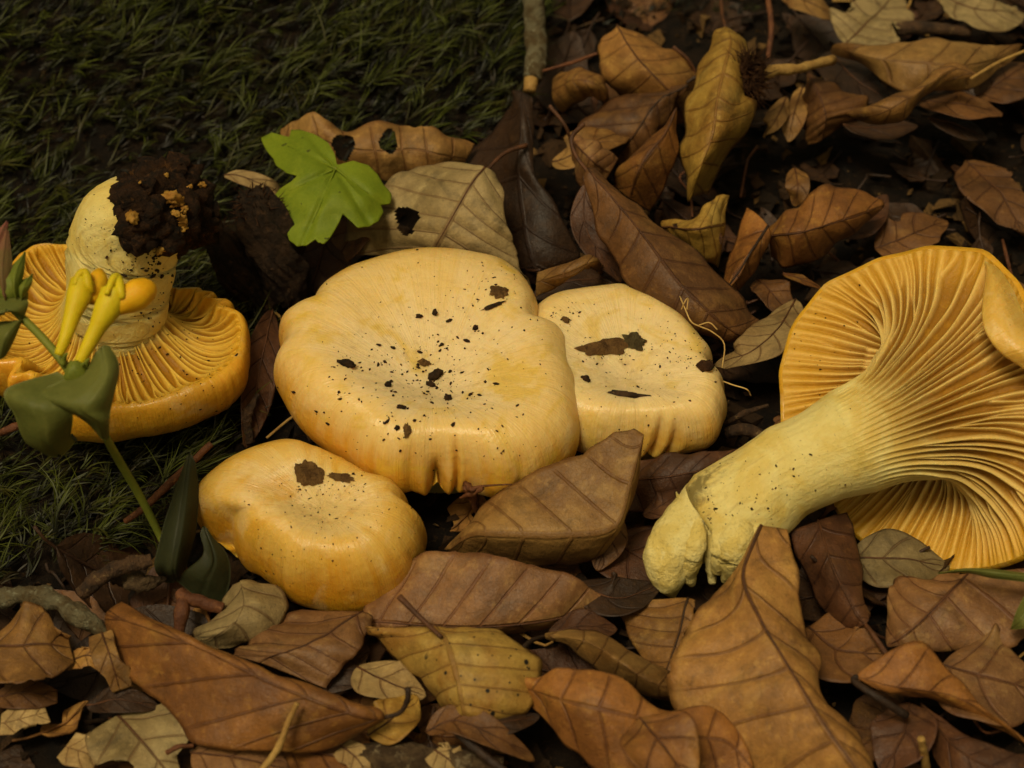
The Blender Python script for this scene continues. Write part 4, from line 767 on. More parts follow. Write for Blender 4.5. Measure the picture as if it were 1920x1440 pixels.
sleaf('dark brown curled leaf strip under the spotted leaf', [(885, 1358, 1.0), (940, 1360, 1.2), (1010, 1348, 1.0)], .30, 'dark', kl=1.2)
sleaf('pale leaf crumb beside the black twig over the grey stick', [(815, 1405, .9), (842, 1420, 1.0), (872, 1445, .8)], .35, 'pale', rag=.5, blunt=(.2, .2))
sleaf('pale torn scrap at the end of the thick grey stick', [(640, 1398, .9), (668, 1420, .9), (690, 1450, .8)], .28, 'pale', rag=.4, blunt=(.2, .1))
sleaf('thin brown leaf on dirt between the ragged tan leaf and the pale bark-like scrap', [(0, 1312, .5), (50, 1302, .7), (108, 1306, .5)], .35, 'brown', kl=.5, blunt=(.1, .1))
sleaf('curled brown leaf strip in the shade before the rust-brown leaf', [(160, 1320, .5), (225, 1310, .8), (300, 1325, .6)], .30, 'dark', kl=.8)

# --- back right
leaf('pale tan rolled leaf touching the end of the husk stalk', [((1568, 80, 2.3), (1562, 88, 2.1), (1560, 98, 1.9)), ((1640, 82, 2.7), (1632, 108, 2.7), (1616, 126, 2.1)), ((1740, 73, 2.8), (1722, 118, 2.9), (1686, 171, 2.3)), ((1800, 73, 2.7), (1792, 124, 2.8), (1762, 176, 2.1)), ((1860, 84, 2.4), (1852, 115, 2.4), (1832, 160, 1.9)), ((1917, 82, 2.1), (1914, 90, 2.0), (1906, 108, 1.9))], 'ochre', rib=False, nveins=5, slope=.5)
sleaf('dark inside of a rolled leaf beneath the pale tan one', [(1558, 92, 1.5), (1602, 150, 1.6), (1670, 190, 1.3)], .8, 'dark', kl=.4)
leaf('twisted rust-yellow leaf arching over a black hollow', [(1832, 142, 3.0), ((1785, 117, 3.2), (1786, 130, 3.25), (1766, 159, 2.9)), ((1715, 160, 3.0), (1716, 176, 3.15), (1722, 201, 2.7)), ((1650, 195, 2.8), (1661, 206, 2.85), (1682, 227, 2.45)), ((1588, 214, 2.3), (1600, 217, 2.3), (1620, 223, 2.2))], 'tan', fold=0, rib=False)
leaf('brown ribbed leaf leaning beside the black hollow', [(1515, 137, 2.2), ((1502, 195, 1.6), (1540, 186, 2.3), (1577, 164, 1.9)), ((1499, 240, 1.3), (1550, 226, 2.0), (1630, 189, 1.9)), ((1507, 272, 1.0), (1545, 267, 1.3), (1592, 226, 1.4))], 'brown', nveins=6, corr=.07)
sleaf('brown leaf behind the twisted rust-yellow leaf', [(1725, 192, 1.7), (1800, 196, 2.0), (1880, 212, 1.5)], .75, 'brown', kl=.3, kr=.4)
sleaf('dark leaf hanging beneath the twisted leaf', [(1580, 235, 1.6), (1640, 240, 1.4), (1720, 240, 1.2)], .5, 'dark', kl=.3)
sleaf('tattered pale grey leaf beside the dark stick behind the pale roll', [(1585, 78, 1.5), (1632, 34, 1.7), (1690, -25, 1.4)], 1.15, 'grey', rag=.5, wav=.12)
sleaf('pale grey leaf beyond the dark stick behind the pale tan roll', [(1755, -15, 1.6), (1835, 18, 1.7), (1925, 22, 1.4)], 1.0, 'grey', rag=.4)
sleaf('small dull leaf behind the stalk of the hairy husk', [(1462, -12, 1.5), (1515, 8, 1.6), (1565, 32, 1.3)], .6, 'ochre', rag=.3)
sleaf('crumbling dark brown leaf on bare litter beyond the lying cap', [(1812, 300, .8), (1868, 352, .9), (1922, 440, .6)], .95, 'brown', rag=.6)
sleaf('brown leaf in the litter behind the top of the lying cap', [(1640, 465, .6), (1705, 445, .8), (1775, 420, .6)], .85, 'brown', rag=.3, kl=.2)
sleaf('small pinkish-tan leaf beside the folded-over margin of the lying cap', [(1900, 520, .9), (1915, 580, 1.2), (1935, 650, .9)], .5, 'pink', kl=.5)
sleaf('tiny tan upright leaf in the dark litter', [(1490, 316, 1.5), (1496, 350, 1.6), (1490, 388, 1.1)], .30, 'tan', kl=.5)
sleaf('crumpled pale bit of leaf under the husk', [(1474, 188, 1.6), (1452, 230, 1.7), (1430, 258, 1.3)], .30, 'ochre', rag=.3, kl=.7, wav=.12)
sleaf('second crumpled pale leaf bit beside the brown ribbed leaf', [(1505, 165, 1.6), (1488, 215, 1.7), (1478, 266, 1.2)], .32, 'ochre', rag=.4, kl=.6, wav=.12)
sleaf('dark red leaf behind the rust and yellow leaf', [(1585, 440, 1.0), (1625, 405, 1.2), (1662, 365, 1.0)], .45, 'red', kl=.4)
sleaf('thin orange bud scale pointing at the lying cap', [(1468, 508, 1.1), (1505, 522, 1.2), (1545, 540, .9)], .13, 'rust', kl=1.5, kr=1.5, name='bud_scale')
sleaf('brown leaf with pale edge at the top of the dark hollow', [(1420, 520, .9), (1450, 545, 1.1), (1495, 590, .8)], .5, 'brown', kl=.5, rag=.2)
sleaf('dark leaf under the far side of the twisted leaf', [(1740, 222, 1.6), (1800, 235, 1.5), (1850, 262, 1.1)], .45, 'dark', kl=.5)
sleaf('brown leaf beneath the end of the pale tan rolled leaf', [(1830, 180, 1.3), (1880, 150, 1.6), (1940, 120, 1.4)], .9, 'brown', kl=.2)

# --- loose litter between them: alike dead leaves on the soil
def flat_leaf(seed, L, W, k1, k2, rag):
    nu, nv = 20, 11; u = np.linspace(0, 1, nu); v = np.linspace(-1, 1, nv)
    w = np.sin(math.pi*u**.9)**.75*W+.015
    rr = np.random.default_rng(seed); x = (u-.5)*L
    zc = k1*(x/L*2)**2
    a = np.abs(v)[None]*w[:, None]; kk = np.where(v < 0, k2, k2*rr.uniform(-.4, 1))[None]+1e-3
    P = np.stack([x[:, None]+0*a, np.sign(v)[None]*np.sin(kk*a)/kk, zc[:, None]+(1-np.cos(kk*a))/kk], -1)
    e = rag*np.clip(fbm(np.stack([u[:, None]*L*2+0*a, np.sign(v)[None]*2+0*a, 0*a+seed], -1), seed, 3)+.1, 0, 1)
    P[..., 1] *= (1-e); ph_ = u[:, None]*max(3, int(L/.55))-.9*np.abs(v)[None]+.25; fr = np.abs(ph_-np.floor(ph_)-.5)
    P[..., 2] += .02*L*np.sin(math.pi*fr)+.05*fbm(P*1.2+seed, seed, 3)
    n = nu*nv; F1 = grid_faces(nu, nv); V = np.concatenate([P.reshape(-1, 3), P.reshape(-1, 3)-[0, 0, .025]])
    A = np.stack([u[:, None]+0*a, v[None]+0*a, ph_], -1).reshape(-1, 3)
    Tv, Tf, Ta = tube_geo(np.array([[-.5*L-.6, .1, .25+k1], [-.5*L-.3, .03, .1+k1], [-.5*L, 0, k1], [0, 0, .012], [.45*L, 0, k1*.8]]), np.array([.04, .035, .04, .03, .01]), 5)
    F = np.concatenate([F1, F1[:, ::-1]+n, Tf+2*n])
    return np.concatenate([V, Tv.reshape(-1, 3)]), F, np.concatenate([A, A, Ta.reshape(-1, 3)*[1, 0, 0]])
protos = []
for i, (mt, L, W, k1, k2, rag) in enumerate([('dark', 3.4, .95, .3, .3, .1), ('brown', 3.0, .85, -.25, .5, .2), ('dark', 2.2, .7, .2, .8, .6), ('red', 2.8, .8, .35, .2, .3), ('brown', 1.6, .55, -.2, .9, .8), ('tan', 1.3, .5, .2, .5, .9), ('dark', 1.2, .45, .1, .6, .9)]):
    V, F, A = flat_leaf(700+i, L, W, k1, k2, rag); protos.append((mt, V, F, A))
rg = np.random.default_rng(19); cnt = 0; first = {}
occ = np.array([f1['C'][:2], f2['C'][:2], f3['C'][:2], G(1330, 1030, 0)[:2]])
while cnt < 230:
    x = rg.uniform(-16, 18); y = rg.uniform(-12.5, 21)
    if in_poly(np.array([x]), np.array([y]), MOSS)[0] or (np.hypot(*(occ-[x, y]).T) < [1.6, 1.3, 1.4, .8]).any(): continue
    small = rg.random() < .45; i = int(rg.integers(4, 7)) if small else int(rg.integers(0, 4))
    if x > 5.5 and y > .5: i = 6 if small else [0, 2, 3][i % 3]  # back right gets only dark leaf colours, painting in the vignette's darkening
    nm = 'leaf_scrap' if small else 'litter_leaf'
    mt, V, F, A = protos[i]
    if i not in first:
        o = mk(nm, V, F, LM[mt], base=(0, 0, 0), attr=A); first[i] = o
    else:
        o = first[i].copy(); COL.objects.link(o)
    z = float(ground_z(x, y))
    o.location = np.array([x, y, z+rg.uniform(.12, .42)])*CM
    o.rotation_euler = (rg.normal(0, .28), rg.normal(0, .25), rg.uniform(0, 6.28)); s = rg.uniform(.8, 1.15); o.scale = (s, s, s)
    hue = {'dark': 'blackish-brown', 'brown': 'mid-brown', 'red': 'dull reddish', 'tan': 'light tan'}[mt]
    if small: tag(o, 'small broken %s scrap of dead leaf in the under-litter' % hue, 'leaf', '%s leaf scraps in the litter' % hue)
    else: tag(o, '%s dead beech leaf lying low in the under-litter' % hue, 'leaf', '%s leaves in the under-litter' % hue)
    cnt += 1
# ------------------------------------------------------------------ twigs, husks, plants, crumbs on the caps
M_BARK = soft_mat('bark_grey_brown', (66, 50, 34), (104, 84, 58), (136, 120, 92), 1.8, .8, .2, .0018, 6)
M_BARKD = soft_mat('bark_dark', (48, 34, 22), (82, 58, 36), (120, 96, 62), 2.5, .6, .3, .0012, 7)
M_REDTW = soft_mat('twig_reddish', (110, 66, 36), (82, 46, 25), (132, 88, 50), 2.6, .55, .35, .0006, 8)
M_STRAW = soft_mat('straw', (176, 140, 76), (150, 112, 56), None, 2.2, .6, .3, .0005, 9)
M_LICH = soft_mat('lichen_bark', (120, 112, 86), (92, 76, 50), (150, 146, 118), 2.6, .85, .15, .002, 7)
def twig(label, pts, R, mat, cat='twig', name='twig', lump=.12, n=22, res=60, seed=1, ringed=False, bits=()):
    P = np.array([G3(p) for p in pts]); rt = root(name, label, cat, P[0])
    u = np.linspace(0, 1, res*(2 if ringed else 1)); C = spline(P, u); Rr = np.interp(u, np.linspace(0, 1, len(R)), R)
    if ringed: Rr = Rr*(1+.035*np.sin(u*120+5*np.sin(u*17)))
    V, F, A = tube_geo(C, Rr, n, lump=lump, seed=seed); mk('bark', V, F, mat, rt, attr=A)
    for b in bits: tube('side_shoot', b[0], b[1], mat, rt, n=8, res=10, lump=.1, seed=seed+2)
    return rt
twig('dark ringed bark twig lying between the moss and the rust-brown leaf', [(150, 1112, 1.0), (195, 1078, 1.35), (240, 1060, 1.5), (284, 1050, 1.5)], [.15, .17, .16, .13], M_BARKD, ringed=True, seed=3, lump=.22)
twig('crooked lichen-spotted stick behind the ragged tan leaf', [(-40, 1128, .8), (60, 1115, 1.1), (110, 1130, 1.2), (160, 1165, 1.1), (215, 1200, .8)], [.20, .22, .19, .22, .10], M_LICH, cat='stick', name='stick', lump=.38, seed=5)
twig('peeling bark fragment under the dark ringed twig', [(215, 1085, .8), (260, 1095, 1.0), (310, 1085, .8)], [.12, .20, .06], M_BARK, cat='bark', name='bark_piece', lump=.5, seed=8)
twig('thin reddish twig slanting down from the upturned mushroom', [(235, 978, .9), (275, 948, 1.3), (330, 895, 1.6), (396, 832, 1.9)], [.06, .085, .08, .07], M_REDTW, seed=9)
twig('short red-brown beech bud twig with knobbly joint', [(418, 1142, .8), (380, 1130, .9), (345, 1120, 1.0), (336, 1108, 1.05)], [.12, .13, .15, .10], M_REDTW, cat='twig', seed=10, bits=[([(345, 1120, 1.0), (340, 1150, .95), (336, 1192, .6)], [.13, .16, .10])])
twig('dry straw-coloured stalk standing before the rust-brown leaf', [(486, 1450, 1.4), (520, 1405, 1.7), (540, 1355, 2.0), (557, 1318, 2.3)], [.06, .07, .055, .05], M_STRAW, name='dry_stalk', cat='stalk', seed=12)
twig('thick grey stick half buried beyond the tip of the rust-brown leaf', [(660, 1430, .5), (730, 1425, .6), (830, 1432, .6), (940, 1452, .5)], [.36, .34, .33, .3], M_BARK, cat='stick', name='stick', lump=.2, seed=13)
twig('black slanting twig over the thick grey stick', [(852, 1372, 1.3), (890, 1402, 1.2), (950, 1450, 1.0)], [.05, .09, .08], M_PETD, seed=14)
twig('mossy grey branch end pointing down into the leaves from the moss', [(1000, -60, 3.4), (1002, 0, 3.0), (1004, 60, 2.4), (1005, 110, 2.0), (997, 148, 1.8)], [.34, .33, .31, .28, .22], M_LICH, cat='branch', name='branch', lump=.22, seed=15)
twig('pale broken branch core below the mossy branch end', [(1000, 128, 1.9), (996, 150, 1.75), (992, 172, 1.6)], [.18, .19, .17], M_STRAW, cat='branch', name='branch_core', seed=16)
twig('short broken twig with pale end between the pale cap and the lying stem', [(1362, 812, .8), (1400, 806, 1.0), (1450, 826, .8)], [.13, .15, .12], M_BARKD, seed=17)
twig('thin dark twig behind the broken twig', [(1360, 795, .8), (1395, 775, 1.1), (1440, 760, 1.1)], [.05, .07, .04], M_BARKD, seed=18)
twig('small straw-coloured peg of twig standing before the dark red leaf', [(1737, 1445, .6), (1733, 1415, 1.2), (1727, 1385, 1.7)], [.08, .075, .07], M_STRAW, seed=19)
twig('dark stick lying behind the pale tan rolled leaf', [(1640, 62, 1.2), (1720, 52, 1.5), (1820, 60, 1.4)], [.16, .2, .14], M_BARKD, cat='stick', name='stick', seed=20)
twig('fine straw twig crossing the end of the pale tan rolled leaf', [(1820, 148, 3.1), (1870, 118, 3.2), (1930, 92, 3.1)], [.04, .045, .04], M_STRAW, seed=21)
twig('thin reddish stem rising behind the hairy husk', [(1440, 110, 1.6), (1446, 50, 2.0), (1436, -30, 2.3)], [.06, .08, .07], M_REDTW, seed=22)
twig('reddish loose stalk leaning on the arched leaf', [(1010, 135, 1.9), (1070, 118, 2.2), (1120, 100, 2.4)], [.03, .05, .04], M_REDTW, seed=23)
twig('reddish stalk on the litter behind the lying cap', [(1880, 450, .6), (1887, 480, .9), (1896, 515, .6)], [.03, .05, .04], M_REDTW, name='dry_stalk', cat='stalk', seed=24)
twig('dark red stalk lying in front of the rust-brown leaf', [(312, 1412, .9), (335, 1400, 1.0), (362, 1398, .9)], [.05, .05, .04], M_REDTW, name='dry_stalk', cat='stalk', seed=25)
twig('bark-brown twig standing beside the upturned mushroom rim', [(470, 830, .4), (462, 780, .9), (485, 740, 1.1)], [.10, .12, .05], M_BARKD, seed=26, lump=.4)
twig('orange-brown stalk in moss below the green leaves', [(0, 812, 1.0), (30, 800, 1.2), (62, 792, 1.0)], [.08, .10, .05], M_REDTW, name='dry_stalk', cat='stalk', seed=27)

# black open beech husk between the upturned mushroom and the green leaf
M_HUSK = soft_mat('husk_black', (34, 24, 14), (58, 41, 25), (82, 58, 36), 2.4, .8, .2, .0022, 9)
M_HUSK2 = soft_mat('husk_brown', (78, 48, 24), (56, 34, 18), (104, 68, 34), 3, .75, .2, .0015, 9)
def bristles(V, n, L, r, seed, cone):
    rg = np.random.default_rng(seed); c = V.mean(0); out = []
    for i in rg.integers(0, len(V), n):
        p = V[i]; d = unit(unit(p-c)+rg.normal(0, cone, 3)); l = L*rg.uniform(.5, 1.2); b = unit(rg.normal(0, 1, 3))
        pts = np.array([p, p+d*l*.6+b*.02, p+d*l+b*l*.25]); v_, f_, _ = tube_geo(pts, np.array([r, r*.8, r*.15]), 4); out.append((v_, f_))
    return join(out)
hk = root('beech_husk', 'open blackened beech husk lying behind the largest cap', 'husk', G(470, 540, 0))
for (pts, R, seed) in [([(392, 412, 2.1), (412, 455, 2.0), (440, 510, 1.4), (482, 565, .5)], [.16, .36, .42, .28], 1), ([(478, 372, 2.5), (495, 420, 2.4), (520, 480, 1.8), (548, 560, .6)], [.38, .60, .62, .40], 2), ([(430, 470, .6), (470, 530, .5), (520, 580, .2)], [.4, .5, .4], 3)]:
    u = np.linspace(0, 1, 60); C = spline([G3(p) for p in pts], u); V, F, A = tube_geo(C, np.interp(u, np.linspace(0, 1, len(R)), R), 56)
    aa = A[..., 1]*6.2832; nz = np.stack([np.cos(aa)*3.5, np.sin(aa)*3.5, A[..., 0]*2.2+seed*9], -1)
    cc = np.concatenate([C[:1], C, C[-1:]])[:, None]; V = V+(V-cc)*(.30*fbm(nz, seed, 4)+.12*fbm(V*3.0, seed+4, 3))[..., None]
    vl = mk('husk_valve', V, F, M_HUSK, hk); vl['_b'] = hk['_b']
    bv, bf = bristles(V[3:22].reshape(-1, 3), 150 if seed == 2 else 70, .24, .015, seed, .5); b = mk('bristles', bv, bf, M_HUSK2, vl); b['kind'] = 'stuff'
# hairy husk on its stalk at the back
h2 = root('beech_husk', 'hairy brown beech husk on a thick stalk in front of the pale twisted leaf', 'husk', G(1400, 170, 2.6))
V, F = blob_geo(G(1402, 150, 3.3), (.42, .42, .5), 41, .25, 2, 14); mk('husk', V, F, M_HUSK2, h2)
bv, bf = bristles(V.reshape(-1, 3), 420, .42, .016, 5, .55); b = mk('bristles', bv, bf, M_HUSK2, h2); b['kind'] = 'stuff'
tube('stalk', [(1415, 142, 3.3), (1450, 132, 3.2), (1500, 128, 3.0), (1560, 112, 2.6)], [.26, .16, .12, .13], M_STRAW, h2, n=12, res=20, lump=.2, seed=4)

# --- living plants
def green_mat(name, c1, c2, c3, rough=.5, spot=0., sss=.15):
    t = NT(name); v, _ = t.obj(False)
    c = t.mix(t.step(t.noise(v, .7, 4, .6), .35, .65), lin(c1), lin(c2)); c = t.mix(t.math('MULTIPLY', t.step(t.noise(t.vmath('ADD', v, (3, 8, 1)), 1.2, 4), .55, .75), .5), c, lin(c3))
    ret = t.math('SUBTRACT', 1.0, t.step(t.voro(v, 6.0), .02, .10)); c = t.mix(t.math('MULTIPLY', ret, .14), c, lin(c3))
    if spot: c = t.mix(t.math('MULTIPLY', t.step(t.noise(t.vmath('ADD', v, (1, 1, 6)), 3.2, 2), .70, .74), spot), c, lin((46, 44, 14)))
    t.bump(t.noise(v, 5, 4, .6), .0003, .6); return t.fin(c, rough+.1, .25, sss, .002)
M_PALM = green_mat('palmate_leaf_green', (112, 126, 20), (98, 114, 16), (136, 144, 34), .55, .8)
M_GRN = green_mat('plant_leaf_green', (98, 100, 44), (84, 88, 36), (112, 112, 54), .5)
M_GRND = green_mat('plant_leaf_dark', (46, 48, 24), (36, 39, 19), (56, 57, 30), .5)
M_STM = green_mat('plant_stem_green', (116, 122, 40), (98, 108, 36), (134, 128, 52), .5)
M_YEL = green_mat('corolla_yellow', (214, 190, 26), (200, 172, 16), (196, 196, 46), .45, 0, .3)
M_ORG = green_mat('corolla_lip_orange', (230, 178, 22), (220, 160, 14), (236, 196, 40), .45, 0, .3)
M_PINK = green_mat('bract_pink', (130, 70, 66), (104, 84, 48), (86, 92, 40), .5)
pl = [(489, 259), (509, 248), (520, 251), (542, 257), (546, 243), (564, 243), (593, 253), (615, 267), (627, 287), (632, 309), (641, 307), (662, 301), (692, 310), (710, 329), (717, 343), (735, 364), (732, 381), (714, 384), (719, 396), (710, 413), (692, 424), (670, 426), (643, 400), (634, 420), (619, 445), (608, 456), (597, 454), (591, 448), (575, 459), (557, 461), (542, 449), (533, 423), (528, 393), (517, 384), (513, 369), (524, 354), (546, 340), (557, 329), (538, 324), (517, 309), (513, 298), (498, 279)]
pc = np.array([629., 316.]); pp = np.array(pl, float); ee = np.vstack([pp, pp[:1]]); sg = np.linspace(0, len(pp), 420, endpoint=False); k = sg.astype(int); f = (sg-k)[:, None]
ol = ee[k]*(1-f)+ee[k+1]*f; ol = .25*np.roll(ol, 1, 0)+.5*ol+.25*np.roll(ol, -1, 0)
ol = ol+unit(ol-pc)*(.35*np.sin(sg*7.0))[:, None]
rr_ = np.linspace(0, 1, 26)[:, None, None]; PX = pc+(ol-pc)[None]*rr_
ang = np.arctan2(PX[..., 1]-pc[1], PX[..., 0]-pc[0]); dist = np.hypot(PX[..., 0]-pc[0], PX[..., 1]-pc[1])
lobes = np.array([math.atan2(y-pc[1], x-pc[0]) for x, y in [(520, 262), (700, 372), (575, 440), (520, 368), (585, 262), (690, 415)]])
da = np.min(np.abs(np.angle(np.exp(1j*(ang[..., None]-lobes)))), -1)
Z = 3.1-.0022*dist-.055*np.exp(-(da*np.maximum(dist, 8)/7)**2)*np.clip(dist/20, 0, 1)+.10*vnoise(np.stack([PX[..., 0]/45, PX[..., 1]/45, 0*dist], -1), 3)-.25*sstep(70, 130, dist)
PV = G(PX[..., 0], PX[..., 1], Z)
gp = root('green_plant', 'bright green lobed leaf of a living plant above the tan leaf with holes', 'plant', G(660, 420, .2))
n_ = PV.shape[0]*PV.shape[1]; F1 = grid_faces(26, 420, True); top = PV.reshape(-1, 3); bd = np.arange(25*420, 26*420); b2 = np.roll(bd, -1)
mk('leaf_blade', np.concatenate([top, top-[0, 0, .03]]), np.concatenate([F1[:, ::-1], F1+n_, np.stack([bd, bd+n_, b2+n_, b2], -1)]), M_PALM, gp)
tube('leaf_stalk', [(629, 316, 3.06), (634, 330, 2.6), (645, 370, 1.5), (660, 420, .2)], .045, M_STM, gp, n=8)
for tx, ty in [(520, 264), (704, 372), (576, 440), (522, 368), (588, 262)]:
    q = np.array([(629+(tx-629)*s, 316+(ty-316)*s) for s in np.linspace(.02, .82, 7)]); d = np.hypot(q[:, 0]-629, q[:, 1]-316)
    tube('leaf_vein', [(x, y, 3.06-.0022*dd-.25*float(sstep(70, 130, dd))) for (x, y), dd in zip(q, d)], [.03, .02, .008], M_PALM, gp, n=6, res=12)

cw = root('flowering_plant', 'leaning green plant with two yellow tubular flowers over the upturned mushroom', 'plant', G(338, 1092, .1))
tube('stem', [(338, 1092, .1), (300, 1005, 1.0), (262, 930, 2.1), (222, 862, 3.2), (196, 815, 4.2), (160, 745, 5.3), (120, 682, 5.7), (78, 632, 6.0), (30, 585, 6.3), (-40, 520, 6.6)], [.07, .085, .09, .085, .09, .085, .08, .07], M_STM, cw, n=10, res=40)
def gleaf(S, parent, mat, name='leaf', fold=.3, **k):
    u = np.linspace(0, 1, 34); S = [s if hasattr(s[0], '__len__') else (s, s, s) for s in S]; v = np.linspace(-1, 1, 19)
    l, m, r = (spline([G3(s[i]) for s in S], u) for i in range(3))
    quad = l[:, None]*(v*(v-1)/2)[None, :, None]+m[:, None]*(1-v*v)[None, :, None]+r[:, None]*(v*(v+1)/2)[None, :, None]
    li = np.where(v[None, :, None] < 0, m[:, None]+(m-l)[:, None]*v[None, :, None], m[:, None]+(r-m)[:, None]*v[None, :, None])
    P = quad*(1-fold)+li*fold; N = grid_normals(P); P = P+N*(-.05*np.exp(-(v*14)**2)[None]+.02*fbm(P*1.4, 7, 2))[..., None]
    nn = 34*19; V = np.concatenate([(P+N*.015).reshape(-1, 3), (P-N*.015).reshape(-1, 3)]); F1 = grid_faces(34, 19)
    idx = np.arange(nn).reshape(34, 19); bd = np.concatenate([idx[0], idx[1:, -1], idx[-1, -2::-1], idx[-2:0:-1, 0]]); b2 = np.roll(bd, -1)
    return mk(name, V, np.concatenate([F1, F1[:, ::-1]+nn, np.stack([bd, b2, b2+nn, bd+nn], -1)]), mat, parent)
gleaf([((178, 664, 6.2), (190, 650, 6.25), (206, 650, 6.2)), ((160, 690, 5.8), (196, 700, 6.2), (222, 686, 6.0)), ((96, 722, 5.7), (170, 742, 6.1), (212, 738, 5.8)), ((52, 738, 5.6), (150, 768, 5.9), (206, 768, 5.6)), ((150, 782, 5.3), (185, 795, 5.5), (204, 792, 5.4)), ((186, 815, 4.8), (196, 826, 4.7), (204, 818, 4.8))], cw, M_GRN)
gleaf([((108, 698, 5.6), (138, 716, 5.6), (146, 722, 5.6)), ((12, 730, 5.6), (70, 752, 5.8), (135, 760, 5.6)), ((28, 780, 5.2), (78, 790, 5.5), (136, 785, 5.3)), ((48, 828, 4.6), (85, 832, 4.9), (132, 812, 4.8)), ((78, 848, 4.2), (112, 856, 4.2), (138, 826, 4.4))], cw, M_GRN)
gleaf([((118, 852, 4.2), (110, 856, 4.25), (105, 850, 4.2)), ((128, 838, 4.0), (118, 826, 4.0), (110, 815, 4.0)), ((146, 826, 3.9), (134, 812, 3.8), (122, 800, 3.8))], cw, M_GRND)
gleaf([((42, 598, 6.3), (44, 590, 6.3), (40, 575, 6.3)), ((48, 560, 6.5), (20, 585, 6.6), (0, 560, 6.5)), ((-8, 540, 6.5), (-22, 590, 6.6), (-30, 560, 6.5))], cw, M_GRN)
gleaf([((46, 592, 6.25), (40, 600, 6.3), (30, 600, 6.3)), ((30, 630, 6.1), (12, 630, 6.3), (-12, 610, 6.1)), ((12, 662, 5.8), (0, 672, 5.8), (-20, 660, 5.8))], cw, M_GRN)
# bracts of the flower head at the picture's left edge
for i, S in enumerate([[(30, 560, 6.6), ((14, 515, 6.8), (28, 520, 6.95), (44, 515, 6.8)), (48, 472, 6.9)], [(10, 565, 6.6), ((-12, 500, 6.9), (4, 505, 7.0), (22, 500, 6.9)), (14, 430, 7.1)], [(40, 565, 6.5), ((30, 535, 6.7), (45, 538, 6.8), (58, 535, 6.7)), (62, 515, 6.7)], [(0, 540, 6.7), ((-28, 470, 6.9), (-8, 470, 7.0), (8, 465, 6.9)), (14, 415, 7.1)]]):
    gleaf(S, cw, [M_STM, M_PINK, M_STM, M_PINK][i], 'bract')
V, F = blob_geo(G(22, 545, 6.5), (.32, .3, .4), 9, .3, 2, 10); mk('calyx', V, F, M_STM, cw)
def flower(base, path, R, lipp, lipr, hood):
    cor = tube('corolla', path, R, M_YEL, cw, n=18, res=26); cor['_b'] = cw['_b']
    tube('lower_lip', lipp, lipr, M_ORG, cor, n=16, res=20, lump=.12, seed=6)
    tube('upper_lip', hood, [.05, .09, .10, .06], M_YEL, cor, n=10, res=14)
flower(None, [(146, 684, 5.9), (162, 655, 6.1), (182, 616, 6.35), (200, 582, 6.55), (216, 552, 6.7), (222, 530, 6.8)], [.10, .13, .17, .26, .30, .12], [(212, 585, 6.5), (235, 566, 6.6), (258, 552, 6.65), (276, 544, 6.6), (286, 540, 6.55)], [.12, .26, .30, .24, .12], [(200, 552, 6.95), (210, 528, 7.0), (220, 520, 6.95), (226, 545, 6.9), (230, 560, 6.8)])
flower(None, [(110, 666, 6.0), (122, 635, 6.2), (136, 590, 6.4), (148, 556, 6.55), (155, 530, 6.65), (158, 518, 6.7)], [.09, .12, .17, .25, .25, .10], [(172, 566, 6.4), (178, 545, 6.45), (184, 525, 6.5), (187, 508, 6.5)], [.10, .20, .21, .08], [(140, 535, 6.8), (148, 516, 6.85), (160, 512, 6.85), (166, 535, 6.75), (172, 548, 6.6)])
for S in [(135, 690), (150, 694), (160, 686), (118, 676)]:
    tube('calyx_tooth', [(S[0], S[1]+8, 5.8), (S[0]+2, S[1]-6, 5.95), (S[0]+8, S[1]-14, 6.1)], [.07, .06, .015], M_STM, cw, n=6, res=8)
V, F = blob_geo(G(144, 706, 5.75), (.22, .2, .34), 11, .2, 2, 10); mk('calyx', V, F, M_STM, cw)

lp = root('broad_leaf_plant', 'dark green blade-like leaves in the shade beside the golden cap', 'plant', G(340, 1090, .2))
gleaf([((348, 868, 2.0), (356, 850, 2.1), (366, 868, 2.0)), ((325, 930, 1.7), (345, 935, 1.9), (372, 920, 1.6)), ((305, 1000, 1.3), (335, 1005, 1.6), (368, 990, 1.2)), ((290, 1062, .8), (325, 1065, 1.1), (352, 1050, .8)), ((310, 1092, .4), (330, 1092, .5), (345, 1085, .5))], lp, M_GRND)
gleaf([((376, 1002, 1.6), (382, 985, 1.7), (392, 1000, 1.6)), ((380, 1040, 1.5), (402, 1048, 1.4), (425, 1040, 1.2)), ((345, 1072, 1.1), (388, 1085, 1.1), (432, 1085, .8)), ((335, 1092, .5), (375, 1120, .6), (420, 1132, .4))], lp, M_GRND)
gb = root('grass_blade', 'slender green grass blade crossing the torn brown leaf below the lying cap', 'grass', G(1765, 1074, 1.6))
gleaf([(1758, 1075, 1.7), ((1810, 1066, 2.0), (1812, 1070, 2.1), (1814, 1074, 2.0)), ((1870, 1068, 2.2), (1872, 1076, 2.35), (1874, 1086, 2.2)), ((1945, 1078, 2.2), (1945, 1084, 2.3), (1945, 1094, 2.2))], gb, M_GRN, 'blade')
gb2 = root('grass_blade', 'short green leaf tip hanging over the torn brown leaf with parallel veins', 'grass', G(1900, 1178, 1.5))
gleaf([(1896, 1180, 1.6), ((1905, 1150, 1.9), (1915, 1160, 2.0), (1925, 1175, 1.9)), ((1920, 1118, 2.0), (1935, 1130, 2.1), (1950, 1140, 2.0))], gb2, M_GRN, 'blade')
rl = root('rootlet', 'fine pale rootlet curling over the edge of the pale cap', 'root', G(1280, 565, 2.2))
M_ROOT = soft_mat('rootlet_pale', (206, 172, 104), (180, 140, 76), None, 3, .6, .3)
